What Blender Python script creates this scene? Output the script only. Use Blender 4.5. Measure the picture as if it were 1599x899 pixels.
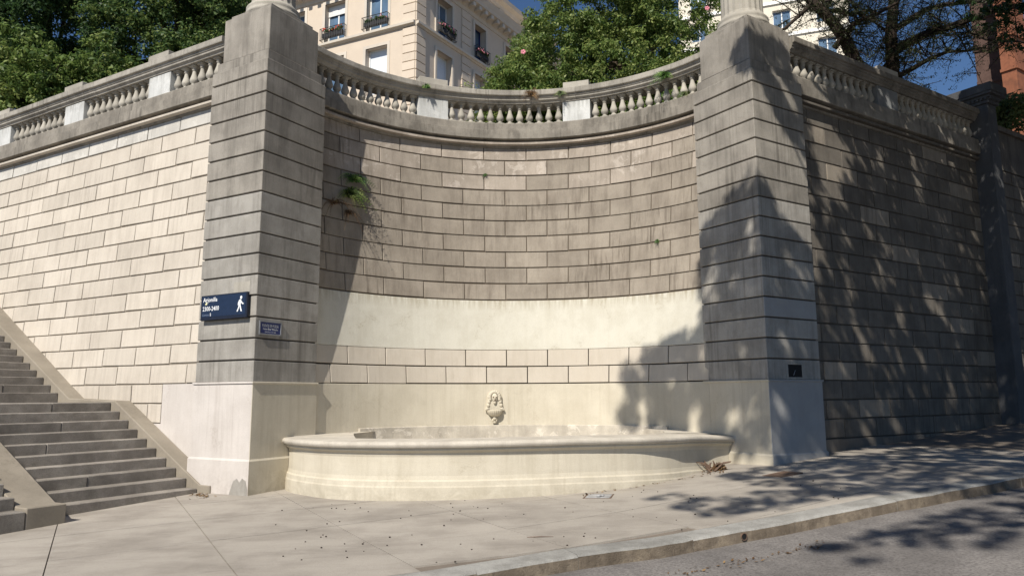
import bpy, bmesh, math, random
import numpy as np
from mathutils import Vector, Matrix

# ------------------------------------------------------------------ setup
for o in list(bpy.data.objects):
    bpy.data.objects.remove(o)
SC = bpy.context.scene
COL = SC.collection
random.seed(7)
RNG = np.random.default_rng(11)
H = 1.55                      # the camera's height; everything below is built relative to the camera and lifted by H at the end
rad = math.radians

# camera
cd = bpy.data.cameras.new("camera")
cam = bpy.data.objects.new("camera", cd)
COL.objects.link(cam)
cd.sensor_width = 36.0
cd.lens = 1143.894 / 1599 * 36.0
cd.clip_start = 0.1
cd.clip_end = 2000
ROLL = 0.0056
PITCH = 0.14663
cam.matrix_world = (Matrix.Translation((0, 0, H)) @ Matrix.Rotation(math.pi / 2 + PITCH, 4, 'X')
                    @ Matrix.Rotation(-ROLL, 4, 'Z'))
SC.camera = cam

# light
SUN_AZ = rad(23.5)            # heading of the light
SUN_EL = rad(45.0)
LDIR = Vector((math.sin(SUN_AZ) * math.cos(SUN_EL), math.cos(SUN_AZ) * math.cos(SUN_EL), -math.sin(SUN_EL)))
sd = bpy.data.lights.new("sun", 'SUN')
sd.energy = 5.0
sd.angle = rad(0.5)
sd.color = (1.0, 0.93, 0.82)
sun = bpy.data.objects.new("sun", sd)
COL.objects.link(sun)
sun.rotation_euler = LDIR.to_track_quat('-Z', 'Y').to_euler()
sun.location = (-10, -20, 40)

world = bpy.data.worlds.new("World")
SC.world = world
world.use_nodes = True
wn = world.node_tree
sky = wn.nodes.new('ShaderNodeTexSky')
sky.sky_type = 'NISHITA'
sky.sun_disc = False
sky.sun_elevation = SUN_EL
sky.sun_rotation = SUN_AZ + math.pi
sky.air_density = 1.0
sky.dust_density = 0.1
sky.ozone_density = 8.0
bg = wn.nodes['Background']
bg.inputs[1].default_value = 0.072
wn.links.new(sky.outputs[0], bg.inputs[0])

SC.view_settings.view_transform = 'Standard'
SC.view_settings.look = 'None'
SC.view_settings.exposure = 0.2
SC.view_settings.gamma = 1.0
SC.cycles.max_bounces = 6
SC.cycles.diffuse_bounces = 3

# ------------------------------------------------------------------ materials
def nt(mat):
    mat.use_nodes = True
    return mat.node_tree

def stone_mat(name, base, dark=None, light=None, streak=0.35, blotch=0.35, patch=0.0, rand=0.05,
              bump=0.25, rough=0.88, streak_scale=(5.0, 5.0, 0.55), grain=70.0, blotch_scale=1.3, crack=0.0, grain_amt=0.3, drip=None, splash=None, runs=0.0):
    m = bpy.data.materials.new(name)
    t = nt(m); N = t.nodes; L = t.links
    bs = N['Principled BSDF']
    bs.inputs['Roughness'].default_value = rough
    bs.inputs['Specular IOR Level'].default_value = 0.25
    geo = N.new('ShaderNodeNewGeometry')
    dark = dark or tuple(c * 0.45 for c in base)
    light = light or tuple(min(1, c * 1.25) for c in base)
    mp = N.new('ShaderNodeMapping'); mp.inputs['Scale'].default_value = streak_scale
    L.new(geo.outputs['Position'], mp.inputs['Vector'])
    n1 = N.new('ShaderNodeTexNoise'); n1.inputs['Scale'].default_value = 1.0; n1.inputs['Detail'].default_value = 7; n1.inputs['Roughness'].default_value = 0.72
    L.new(mp.outputs[0], n1.inputs['Vector'])
    n2 = N.new('ShaderNodeTexNoise'); n2.inputs['Scale'].default_value = blotch_scale; n2.inputs['Detail'].default_value = 9; n2.inputs['Roughness'].default_value = 0.62
    L.new(geo.outputs['Position'], n2.inputs['Vector'])
    n3 = N.new('ShaderNodeTexNoise'); n3.inputs['Scale'].default_value = grain; n3.inputs['Detail'].default_value = 4; n3.inputs['Roughness'].default_value = 0.7
    L.new(geo.outputs['Position'], n3.inputs['Vector'])
    n4 = N.new('ShaderNodeTexNoise'); n4.inputs['Scale'].default_value = 3.7; n4.inputs['Detail'].default_value = 10; n4.inputs['Roughness'].default_value = 0.7
    n4.inputs['Distortion'].default_value = 0.6
    L.new(geo.outputs['Position'], n4.inputs['Vector'])
    def ramp(src, a, b):
        r = N.new('ShaderNodeMapRange'); r.inputs['From Min'].default_value = a; r.inputs['From Max'].default_value = b
        L.new(src, r.inputs['Value']); return r.outputs[0]
    def mul(src, k):
        r = N.new('ShaderNodeMath'); r.operation = 'MULTIPLY'; r.inputs[1].default_value = k; L.new(src, r.inputs[0]); return r.outputs[0]
    def mix(fac, a, b):
        r = N.new('ShaderNodeMix'); r.data_type = 'RGBA'
        L.new(fac, r.inputs['Factor'])
        for s, v in ((r.inputs[6], a), (r.inputs[7], b)):
            if isinstance(v, tuple): s.default_value = (*v, 1)
            else: L.new(v, s)
        return r.outputs[2]
    c = mix(mul(ramp(n1.outputs['Fac'], 0.47, 0.78), streak), base, dark)
    c = mix(mul(ramp(n2.outputs['Fac'], 0.45, 0.8), blotch), c, dark)
    c = mix(mul(ramp(n2.outputs['Fac'], 0.5, 0.25), blotch), c, light)
    if patch:
        c = mix(mul(ramp(n4.outputs['Fac'], 0.56, 0.60), patch), c, tuple(min(1, x * 1.15 + 0.12) for x in base))
    if crack:
        v = N.new('ShaderNodeTexVoronoi'); v.feature = 'DISTANCE_TO_EDGE'; v.inputs['Scale'].default_value = 0.55
        dn = N.new('ShaderNodeVectorMath'); dn.operation = 'MULTIPLY_ADD'
        L.new(n4.outputs['Color'], dn.inputs[0]); dn.inputs[1].default_value = (0.9, 0.9, 0.9); L.new(geo.outputs['Position'], dn.inputs[2])
        L.new(dn.outputs[0], v.inputs['Vector'])
        g = ramp(v.outputs['Distance'], 0.006, 0.0)
        gm = N.new('ShaderNodeMath'); gm.operation = 'MULTIPLY'
        L.new(g, gm.inputs[0]); L.new(ramp(n2.outputs['Fac'], 0.5, 0.56), gm.inputs[1])
        c = mix(mul(gm.outputs[0], crack), c, dark)
    if drip:      # grime that has run down from an edge at height drip[0], fading over drip[1] metres
        sx = N.new('ShaderNodeSeparateXYZ'); L.new(geo.outputs['Position'], sx.inputs[0])
        d1_ = ramp(sx.outputs['Z'], drip[0] + H - drip[1], drip[0] + H)
        mpd = N.new('ShaderNodeMapping'); mpd.inputs['Scale'].default_value = (16, 16, 0.6)
        L.new(geo.outputs['Position'], mpd.inputs['Vector'])
        nd = N.new('ShaderNodeTexNoise'); nd.inputs['Scale'].default_value = 1.0; nd.inputs['Detail'].default_value = 5
        L.new(mpd.outputs[0], nd.inputs['Vector'])
        dm = N.new('ShaderNodeMath'); dm.operation = 'MULTIPLY'
        L.new(d1_, dm.inputs[0]); L.new(ramp(nd.outputs['Fac'], 0.38, 0.68), dm.inputs[1])
        c = mix(mul(dm.outputs[0], drip[2]), c, dark)
    if runs:      # patches of narrow dark runs where water has trickled down
        mpr = N.new('ShaderNodeMapping'); mpr.inputs['Scale'].default_value = (15, 15, 0.45)
        L.new(geo.outputs['Position'], mpr.inputs['Vector'])
        nr = N.new('ShaderNodeTexNoise'); nr.inputs['Scale'].default_value = 1.0; nr.inputs['Detail'].default_value = 6; nr.inputs['Roughness'].default_value = 0.6
        L.new(mpr.outputs[0], nr.inputs['Vector'])
        nm = N.new('ShaderNodeTexNoise'); nm.inputs['Scale'].default_value = 0.75; nm.inputs['Detail'].default_value = 3
        L.new(geo.outputs['Position'], nm.inputs['Vector'])
        rm = N.new('ShaderNodeMath'); rm.operation = 'MULTIPLY'
        L.new(ramp(nr.outputs['Fac'], 0.50, 0.66), rm.inputs[0]); L.new(ramp(nm.outputs['Fac'], 0.42, 0.62), rm.inputs[1])
        c = mix(mul(rm.outputs[0], runs), c, dark)
    if splash:    # dirt splashed up from the pavement
        sx = N.new('ShaderNodeSeparateXYZ'); L.new(geo.outputs['Position'], sx.inputs[0])
        d1_ = ramp(sx.outputs['Z'], splash[0] + H + splash[1], splash[0] + H)
        dm = N.new('ShaderNodeMath'); dm.operation = 'MULTIPLY'
        L.new(d1_, dm.inputs[0]); L.new(ramp(n4.outputs['Fac'], 0.40, 0.62), dm.inputs[1])
        c = mix(mul(dm.outputs[0], splash[2]), c, tuple(x * 0.75 for x in dark))
    c = mix(mul(ramp(n3.outputs['Fac'], 0.42, 0.72), grain_amt), c, dark)
    oi = N.new('ShaderNodeObjectInfo')
    rr = N.new('ShaderNodeMapRange'); rr.inputs['To Min'].default_value = 1 - rand; rr.inputs['To Max'].default_value = 1 + rand
    L.new(oi.outputs['Random'], rr.inputs['Value'])
    hv = N.new('ShaderNodeHueSaturation'); L.new(rr.outputs[0], hv.inputs['Value']); L.new(c, hv.inputs['Color'])
    L.new(hv.outputs[0], bs.inputs['Base Color'])
    ad = N.new('ShaderNodeMath'); ad.operation = 'MULTIPLY_ADD'; ad.inputs[1].default_value = 2.2
    L.new(n2.outputs['Fac'], ad.inputs[0]); L.new(n3.outputs['Fac'], ad.inputs[2])
    b = N.new('ShaderNodeBump'); b.inputs['Strength'].default_value = bump; b.inputs['Distance'].default_value = 0.012
    L.new(ad.outputs[0], b.inputs['Height']); L.new(b.outputs[0], bs.inputs['Normal'])
    return m

def plain_mat(name, col, rough=0.6, metal=0.0, spec=0.4, noise=0.15, nscale=8.0):
    m = bpy.data.materials.new(name)
    t = nt(m); N = t.nodes; L = t.links; bs = N['Principled BSDF']
    bs.inputs['Roughness'].default_value = rough; bs.inputs['Metallic'].default_value = metal
    bs.inputs['Specular IOR Level'].default_value = spec
    geo = N.new('ShaderNodeNewGeometry')
    n = N.new('ShaderNodeTexNoise'); n.inputs['Scale'].default_value = nscale; n.inputs['Detail'].default_value = 6
    L.new(geo.outputs['Position'], n.inputs['Vector'])
    r = N.new('ShaderNodeMapRange'); r.inputs['To Min'].default_value = 1 - noise; r.inputs['To Max'].default_value = 1 + noise
    r.inputs['From Min'].default_value = 0.3; r.inputs['From Max'].default_value = 0.7
    L.new(n.outputs['Fac'], r.inputs['Value'])
    h = N.new('ShaderNodeHueSaturation'); h.inputs['Color'].default_value = (*col, 1)
    L.new(r.outputs[0], h.inputs['Value']); L.new(h.outputs[0], bs.inputs['Base Color'])
    return m

def leaf_mat(name, a, b, c, trans=0.35):
    """three leaf tints chosen by the per-leaf attribute 'tint'"""
    m = bpy.data.materials.new(name)
    t = nt(m); N = t.nodes; L = t.links
    N.remove(N['Principled BSDF'])
    at = N.new('ShaderNodeAttribute'); at.attribute_name = 'tint'
    cr = N.new('ShaderNodeValToRGB')
    cr.color_ramp.elements[0].color = (*a, 1); cr.color_ramp.elements[1].color = (*c, 1)
    e = cr.color_ramp.elements.new(0.55); e.color = (*b, 1)
    L.new(at.outputs['Fac'], cr.inputs[0])
    pb = N.new('ShaderNodeBsdfPrincipled'); pb.inputs['Roughness'].default_value = 0.5; pb.inputs['Specular IOR Level'].default_value = 0.3
    tr = N.new('ShaderNodeBsdfTranslucent')
    L.new(cr.outputs[0], pb.inputs['Base Color']); L.new(cr.outputs[0], tr.inputs['Color'])
    mx = N.new('ShaderNodeMixShader'); mx.inputs[0].default_value = trans
    L.new(pb.outputs[0], mx.inputs[1]); L.new(tr.outputs[0], mx.inputs[2])
    L.new(mx.outputs[0], N['Material Output'].inputs['Surface'])
    return m

M = {}
K_ = lambda k: 0.2588 + 0.3524 * k
M['wall_cream'] = stone_mat('cream_painted_stone', (0.60, 0.545, 0.47), dark=(0.29, 0.255, 0.215), light=(0.65, 0.60, 0.53), streak=0.42, blotch=0.36, rand=0.07, streak_scale=(7, 7, 0.5), runs=0.28)
M['wall_pale'] = stone_mat('pale_painted_stone', (0.57, 0.55, 0.51), dark=(0.30, 0.29, 0.27), streak=0.5, blotch=0.45, patch=0.35, rand=0.05, runs=0.5)
M['joint'] = stone_mat('wall_joint', (0.28, 0.245, 0.205), streak=0.3, blotch=0.3)
M['grey_stone'] = stone_mat('grey_cement_stone', (0.365, 0.348, 0.318), dark=(0.15, 0.138, 0.122), light=(0.46, 0.44, 0.41), streak=0.7, blotch=0.55, rand=0.08, bump=0.45, blotch_scale=1.9, crack=0.35, runs=0.6)
M['soot_stone'] = stone_mat('sooty_cement_stone', (0.315, 0.292, 0.258), dark=(0.105, 0.096, 0.083), streak=0.75, blotch=0.6, rand=0.07, bump=0.45, blotch_scale=1.9, runs=0.65)
M['shade_stone'] = stone_mat('grimy_shade_toned_stone', (0.17, 0.153, 0.132), dark=(0.07, 0.062, 0.053), streak=0.7, blotch=0.6, rand=0.10, bump=0.45, blotch_scale=1.9, runs=0.5)  # grime, plus tree shade worked into a darker base colour
M['pier_stone'] = stone_mat('shade_toned_pier_stone', (0.105, 0.108, 0.115), dark=(0.045, 0.045, 0.045), streak=0.6, blotch=0.5)  # dark bluish base colour stands in for shade on the pier
M['grey_joint'] = stone_mat('grey_cement_joint', (0.10, 0.088, 0.075))
M['niche_stone'] = stone_mat('weathered_brown_stone', (0.32, 0.282, 0.235), dark=(0.135, 0.112, 0.09), streak=0.65, blotch=0.5, rand=0.09, bump=0.4, blotch_scale=1.8, runs=0.75)
M['niche_pale'] = stone_mat('bleached_stone', (0.40, 0.35, 0.298), dark=(0.17, 0.145, 0.118), streak=0.55, blotch=0.5, patch=0.5, rand=0.08, bump=0.4, blotch_scale=1.8, runs=0.6)
M['niche_joint'] = stone_mat('brown_joint', (0.15, 0.122, 0.094))
M['cream'] = stone_mat('cream_paint', (0.585, 0.54, 0.445), dark=(0.36, 0.315, 0.23), streak=0.30, blotch=0.30, rand=0.02, crack=0.6, blotch_scale=1.9, splash=(-1.55, 0.5, 0.5), runs=0.3)
M['cream_block'] = stone_mat('beige_paint', (0.54, 0.49, 0.42), dark=(0.36, 0.315, 0.245), streak=0.25, blotch=0.28, rand=0.04, runs=0.25)
M['band'] = stone_mat('ivory_plaster', (0.61, 0.592, 0.52), dark=(0.36, 0.32, 0.235), light=(0.66, 0.635, 0.55), streak=0.2, blotch=0.34, crack=0.9, rand=0.02, drip=(K_(5), 0.26, 1.0), blotch_scale=2.3)
M['white_base'] = stone_mat('whitewashed_plaster', (0.63, 0.59, 0.555), dark=(0.37, 0.325, 0.29), streak=0.3, blotch=0.34, crack=0.8, splash=(-1.6, 0.5, 0.6), runs=0.3)
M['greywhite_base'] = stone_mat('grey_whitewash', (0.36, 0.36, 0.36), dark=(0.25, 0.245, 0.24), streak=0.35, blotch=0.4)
M['cornice'] = stone_mat('weathered_cornice_stone', (0.275, 0.252, 0.218), dark=(0.075, 0.068, 0.058), light=(0.40, 0.37, 0.32), streak=0.8, blotch=0.6, rand=0.08, bump=0.5, streak_scale=(4, 4, 1.2), blotch_scale=2.2, runs=0.7)
M['rail'] = stone_mat('weathered_rail_stone', (0.40, 0.375, 0.33), dark=(0.12, 0.11, 0.095), light=(0.50, 0.47, 0.42), streak=0.7, blotch=0.6, rand=0.08, bump=0.5, streak_scale=(5, 5, 1.4), blotch_scale=2.4, runs=0.6)
M['post_shade'] = stone_mat('shade_toned_post_paint', (0.27, 0.28, 0.285), dark=(0.10, 0.10, 0.10), streak=0.5, blotch=0.5)  # shaded copy of the white post paint, for the right balustrade
M['post'] = stone_mat('old_white_post_paint', (0.60, 0.61, 0.605), dark=(0.22, 0.22, 0.20), streak=0.5, blotch=0.35, patch=0.3, rand=0.05, streak_scale=(9, 9, 1.0), drip=(6.50, 0.22, 0.75))
M['baluster'] = stone_mat('baluster_stone', (0.44, 0.415, 0.365), dark=(0.17, 0.155, 0.13), streak=0.45, blotch=0.45, rand=0.12)
M['basin_in'] = stone_mat('flaking_basin_plaster', (0.52, 0.48, 0.41), dark=(0.22, 0.195, 0.165), streak=0.5, blotch=0.6, patch=0.6, crack=0.9, blotch_scale=2.5)
M['rim'] = stone_mat('worn_rim_paint', (0.55, 0.51, 0.44), dark=(0.27, 0.24, 0.20), streak=0.4, blotch=0.5, crack=0.8, blotch_scale=2.4)
M['step'] = stone_mat('grey_granite_step', (0.30, 0.275, 0.245), dark=(0.11, 0.097, 0.083), light=(0.40, 0.37, 0.33), streak=0.4, blotch=0.75, rand=0.13, bump=0.7, streak_scale=(3, 3, 3), blotch_scale=2.6, grain_amt=0.5)
M['stringer'] = stone_mat('grey_stringer_stone', (0.30, 0.265, 0.215), dark=(0.16, 0.14, 0.11), streak=0.3, blotch=0.5, bump=0.4, streak_scale=(3, 3, 3), runs=0.4)
M['slab'] = stone_mat('pavement_concrete', (0.395, 0.362, 0.318), dark=(0.165, 0.145, 0.125), light=(0.45, 0.415, 0.365), streak=0.5, blotch=0.65, rand=0.05, bump=0.3, streak_scale=(0.9, 3.4, 1), grain=110, grain_amt=0.45, crack=0.45, blotch_scale=1.0)
M['slab_joint'] = stone_mat('pavement_joint', (0.20, 0.17, 0.14))
M['kerb'] = stone_mat('kerb_granite', (0.34, 0.335, 0.315), dark=(0.12, 0.112, 0.10), streak=0.5, blotch=0.7, rand=0.1, bump=0.7, streak_scale=(3, 3, 3), blotch_scale=2.5, grain_amt=0.45)
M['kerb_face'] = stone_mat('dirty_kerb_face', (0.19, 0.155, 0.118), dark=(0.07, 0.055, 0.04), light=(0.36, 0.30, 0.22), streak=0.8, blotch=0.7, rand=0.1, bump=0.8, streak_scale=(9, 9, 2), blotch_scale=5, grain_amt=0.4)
M['asphalt'] = stone_mat('worn_asphalt', (0.225, 0.211, 0.202), dark=(0.065, 0.06, 0.057), light=(0.33, 0.31, 0.29), streak=0.2, blotch=0.6, bump=0.7, streak_scale=(1, 1, 1), grain=38, blotch_scale=1.1, grain_amt=0.8, crack=0.5)
M['earth'] = stone_mat('terrace_gravel', (0.20, 0.16, 0.115))
M['peach'] = stone_mat('peach_render', (0.66, 0.565, 0.46), dark=(0.48, 0.395, 0.315), streak=0.2, blotch=0.2, bump=0.05, grain=30)
M['peach_trim'] = stone_mat('pale_render_trim', (0.64, 0.58, 0.50), dark=(0.43, 0.38, 0.32), streak=0.25, blotch=0.25, bump=0.05, grain=30)
M['groove'] = plain_mat('render_groove', (0.20, 0.15, 0.11))
M['cream_bldg'] = stone_mat('cream_render', (0.80, 0.74, 0.62), streak=0.2, blotch=0.2, bump=0.02, grain=20)
M['brick'] = stone_mat('orange_brick', (0.27, 0.105, 0.058), dark=(0.10, 0.045, 0.03), streak=0.5, blotch=0.7, bump=0.05, grain=6)
M['shaded_brick'] = stone_mat('shade_toned_brick', (0.10, 0.062, 0.052), streak=0.4, blotch=0.6, bump=0.05, grain=6)  # brick darkened to paint the shaded side of the orange tower
M['grey_bldg'] = stone_mat('grey_render', (0.22, 0.225, 0.23), streak=0.2, blotch=0.3, bump=0.02, grain=12)
M['glass'] = plain_mat('window_glass', (0.10, 0.16, 0.24), rough=0.06, spec=1.0, noise=0.3, nscale=1.0)
M['sky_pane'] = plain_mat('sky_reflection_pane', (0.70, 0.76, 0.84), rough=0.35, noise=0.05)  # pale pane colour, a painted sky reflection in the glass
M['white'] = plain_mat('white_frame_paint', (0.78, 0.78, 0.77), rough=0.4, noise=0.04)
M['iron'] = plain_mat('black_iron', (0.022, 0.022, 0.024), rough=0.45)
M['navy'] = plain_mat('navy_enamel', (0.014, 0.025, 0.058), rough=0.3, noise=0.12, nscale=14)
M['navy_dark'] = plain_mat('dark_navy_frame', (0.012, 0.016, 0.032), rough=0.4)
M['plaque_blue'] = plain_mat('blue_enamel', (0.018, 0.034, 0.15), rough=0.3)
M['plaque_frame'] = plain_mat('dull_zinc_frame', (0.23, 0.24, 0.26), rough=0.45, metal=0.3)
M['lettering'] = plain_mat('white_lettering', (0.80, 0.82, 0.84), rough=0.5, noise=0.05)
M['faded_lettering'] = plain_mat('faded_lettering', (0.20, 0.25, 0.36), rough=0.5, noise=0.1)
M['sticker'] = plain_mat('yellowed_sticker', (0.70, 0.68, 0.42), rough=0.5)
M['black_hole'] = plain_mat('black_cavity', (0.008, 0.008, 0.009), rough=0.8)
M['rust'] = plain_mat('rusty_iron', (0.13, 0.085, 0.06), rough=0.8, noise=0.4)
M['cover'] = plain_mat('grey_iron_cover', (0.33, 0.33, 0.33), rough=0.7, noise=0.3)
M['bark'] = stone_mat('dark_bark', (0.045, 0.033, 0.025), streak=0.4, blotch=0.5, bump=0.9, grain=25, streak_scale=(9, 9, 1.5))
M['bark_grey'] = stone_mat('grey_bark', (0.16, 0.125, 0.095), streak=0.4, blotch=0.5, bump=0.9, grain=25, streak_scale=(9, 9, 1.5))
M['leaf_mid'] = leaf_mat('mid_green_leaves', (0.05, 0.10, 0.025), (0.15, 0.225, 0.058), (0.32, 0.37, 0.12), trans=0.4)
M['leaf_dark'] = leaf_mat('dark_green_leaves', (0.026, 0.06, 0.024), (0.075, 0.14, 0.045), (0.21, 0.27, 0.08), trans=0.4)
M['leaf_fine'] = leaf_mat('fine_dull_leaves', (0.022, 0.034, 0.014), (0.045, 0.062, 0.022), (0.085, 0.095, 0.035), trans=0.25)
M['leaf_street'] = leaf_mat('street_tree_leaves', (0.020, 0.045, 0.014), (0.035, 0.075, 0.022), (0.06, 0.10, 0.03), trans=0.10)
M['leaf_fern'] = leaf_mat('fern_green', (0.04, 0.10, 0.025), (0.12, 0.27, 0.06), (0.30, 0.45, 0.12), trans=0.4)
M['leaf_dry'] = leaf_mat('dry_brown_leaves', (0.09, 0.05, 0.025), (0.17, 0.10, 0.045), (0.29, 0.19, 0.09), trans=0.15)
M['leaf_shrub'] = leaf_mat('pale_shrub_leaves', (0.08, 0.13, 0.05), (0.16, 0.22, 0.09), (0.30, 0.34, 0.12))
M['petal'] = plain_mat('pink_petals', (0.68, 0.24, 0.30), rough=0.6, noise=0.3)
M['petal_red'] = plain_mat('red_petals', (0.55, 0.10, 0.06), rough=0.6, noise=0.3)
M['pod'] = plain_mat('green_pod', (0.30, 0.34, 0.14), rough=0.5)
M['seed'] = plain_mat('dark_seed', (0.035, 0.024, 0.018), rough=0.8)

# ------------------------------------------------------------------ object helpers
def mesh_from(name, verts, faces, mats, midx=None, smooth=False):
    me = bpy.data.meshes.new(name)
    me.from_pydata([tuple(v) for v in verts], [], faces)
    for m in (mats if isinstance(mats, (list, tuple)) else [mats]):
        me.materials.append(m)
    if midx is not None:
        me.polygons.foreach_set('material_index', midx)
    if smooth:
        me.polygons.foreach_set('use_smooth', [True] * len(me.polygons))
    me.update()
    return me

def link(name, data, parent=None, loc=None, mat=None):
    o = bpy.data.objects.new(name, data)
    COL.objects.link(o)
    if mat is not None:
        o.matrix_world = mat
    elif loc is not None:
        o.location = loc
    if parent is not None:
        # keep world placement: parents are unrotated empties (or meshes) at known places
        w = o.matrix_basis.copy()
        o.parent = parent
        o.matrix_parent_inverse = Matrix.Identity(4)
        o.matrix_basis = world_of(parent).inverted() @ w
    return o

def world_of(o):
    m = o.matrix_basis.copy()
    p = o.parent
    while p is not None:
        m = p.matrix_basis @ m
        p = p.parent
    return m

def tag(o, label, cat, group=None):
    o['label'] = label
    o['category'] = cat
    if group: o['group'] = group
    return o

def thing(name, label, cat, loc=(0, 0, 0), group=None):
    o = bpy.data.objects.new(name, None)
    COL.objects.link(o)
    o.empty_display_size = 0.3
    o.location = loc
    return tag(o, label, cat, group)

class MB:
    def __init__(s): s.v = []; s.f = []; s.m = []
    def add(s, verts, faces, mi=0):
        b = len(s.v); s.v += [tuple(v) for v in verts]
        for f in faces: s.f.append([b + i for i in f]); s.m.append(mi)
    def hexa(s, p, mi=0):
        """p: 8 points, bottom 0-3 ccw, top 4-7"""
        s.add(p, [(3, 2, 1, 0), (4, 5, 6, 7), (0, 1, 5, 4), (1, 2, 6, 5), (2, 3, 7, 6), (3, 0, 4, 7)], mi)
    def box(s, x0, x1, y0, y1, z0, z1, mi=0, tf=None):
        p = [(x0, y0, z0), (x1, y0, z0), (x1, y1, z0), (x0, y1, z0), (x0, y0, z1), (x1, y0, z1), (x1, y1, z1), (x0, y1, z1)]
        if tf: p = [tf(*q) for q in p]
        s.hexa(p, mi)
    def cbox(s, x0, x1, y0, y1, z0, z1, c=0.006, mi=0, tf=None):
        """box with chamfered edges"""
        xs = (x0, x1); ys = (y0, y1); zs = (z0, z1)
        V = []
        idx = {}
        for i in (0, 1):
            for j in (0, 1):
                for k in (0, 1):
                    sx = c if i == 0 else -c; sy = c if j == 0 else -c; sz = c if k == 0 else -c
                    for a, q in (('x', (xs[i], ys[j] + sy, zs[k] + sz)), ('y', (xs[i] + sx, ys[j], zs[k] + sz)), ('z', (xs[i] + sx, ys[j] + sy, zs[k]))):
                        idx[(a, i, j, k)] = len(V); V.append(q)
        F = []
        g = lambda a, i, j, k: idx[(a, i, j, k)]
        F.append([g('x', 0, 0, 0), g('x', 0, 0, 1), g('x', 0, 1, 1), g('x', 0, 1, 0)])
        F.append([g('x', 1, 0, 0), g('x', 1, 1, 0), g('x', 1, 1, 1), g('x', 1, 0, 1)])
        F.append([g('y', 0, 0, 0), g('y', 1, 0, 0), g('y', 1, 0, 1), g('y', 0, 0, 1)])
        F.append([g('y', 0, 1, 0), g('y', 0, 1, 1), g('y', 1, 1, 1), g('y', 1, 1, 0)])
        F.append([g('z', 0, 0, 0), g('z', 0, 1, 0), g('z', 1, 1, 0), g('z', 1, 0, 0)])
        F.append([g('z', 0, 0, 1), g('z', 1, 0, 1), g('z', 1, 1, 1), g('z', 0, 1, 1)])
        for j in (0, 1):
            for k in (0, 1):
                F.append([g('y', 0, j, k), g('y', 1, j, k), g('z', 1, j, k), g('z', 0, j, k)])
        for i in (0, 1):
            for k in (0, 1):
                F.append([g('x', i, 0, k), g('x', i, 1, k), g('z', i, 1, k), g('z', i, 0, k)])
        for i in (0, 1):
            for j in (0, 1):
                F.append([g('x', i, j, 0), g('x', i, j, 1), g('y', i, j, 1), g('y', i, j, 0)])
        for i in (0, 1):
            for j in (0, 1):
                for k in (0, 1):
                    F.append([g('x', i, j, k), g('y', i, j, k), g('z', i, j, k)])
        if tf: V = [tf(*q) for q in V]
        s.add(V, F, mi)
    def lathe(s, prof, n=16, c=(0, 0, 0), mi=0, flute=None):
        V = []; F = []
        for r, z in prof:
            for i in range(n):
                a = 2 * math.pi * i / n
                rr = r * (flute(i) if flute else 1)
                V.append((c[0] + rr * math.cos(a), c[1] + rr * math.sin(a), c[2] + z))
        for j in range(len(prof) - 1):
            for i in range(n):
                F.append((j * n + i, j * n + (i + 1) % n, (j + 1) * n + (i + 1) % n, (j + 1) * n + i))
        F.append(tuple(range(n - 1, -1, -1))); F.append(tuple((len(prof) - 1) * n + i for i in range(n)))
        s.add(V, F, mi)
    def sweep(s, prof, path, closed_prof=True, mi=0, caps=True):
        """prof: list of k points; path(i, p) -> xyz for station i"""
        k = len(prof[0]) if isinstance(prof[0], list) else len(prof)
        V = []; F = []; n = len(path)
        for st in path:
            V += [st(p) for p in prof]
        rng = range(k) if closed_prof else range(k - 1)
        for i in range(n - 1):
            for j in rng:
                F.append((i * k + j, i * k + (j + 1) % k, (i + 1) * k + (j + 1) % k, (i + 1) * k + j))
        if caps and closed_prof:
            F.append(tuple(range(k - 1, -1, -1))); F.append(tuple((n - 1) * k + j for j in range(k)))
        s.add(V, F, mi)
    def tube(s, pts, radii, n=7, mi=0):
        pts = [Vector(p) for p in pts]
        V = []; F = []
        prev = None
        for i, p in enumerate(pts):
            d = (pts[min(i + 1, len(pts) - 1)] - pts[max(i - 1, 0)]).normalized()
            if prev is None:
                a = d.orthogonal().normalized()
            else:
                a = (prev - d * prev.dot(d)).normalized()
            prev = a
            b = d.cross(a)
            for j in range(n):
                t = 2 * math.pi * j / n
                V.append(p + (a * math.cos(t) + b * math.sin(t)) * radii[i])
        for i in range(len(pts) - 1):
            for j in range(n):
                F.append((i * n + j, i * n + (j + 1) % n, (i + 1) * n + (j + 1) % n, (i + 1) * n + j))
        F.append(tuple(range(n - 1, -1, -1))); F.append(tuple((len(pts) - 1) * n + j for j in range(n)))
        s.add(V, F, mi)
    def ball(s, c, r, sq=(1, 1, 1), n=8, m=6, mi=0):
        V = []; F = []
        for j in range(m + 1):
            t = math.pi * j / m
            for i in range(n):
                a = 2 * math.pi * i / n
                V.append((c[0] + r * sq[0] * math.sin(t) * math.cos(a), c[1] + r * sq[1] * math.sin(t) * math.sin(a), c[2] - r * sq[2] * math.cos(t)))
        for j in range(m):
            for i in range(n):
                F.append((j * n + i, j * n + (i + 1) % n, (j + 1) * n + (i + 1) % n, (j + 1) * n + i))
        s.add(V, F, mi)
    def build(s, name, mats, parent=None, smooth=False, fix=True):
        me = mesh_from(name, s.v, s.f, mats, s.m, smooth)
        if fix:
            bm = bmesh.new(); bm.from_mesh(me)
            bmesh.ops.recalc_face_normals(bm, faces=bm.faces)
            bm.to_mesh(me); bm.free()
        return link(name, me, parent, (0, 0, 0))

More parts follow.
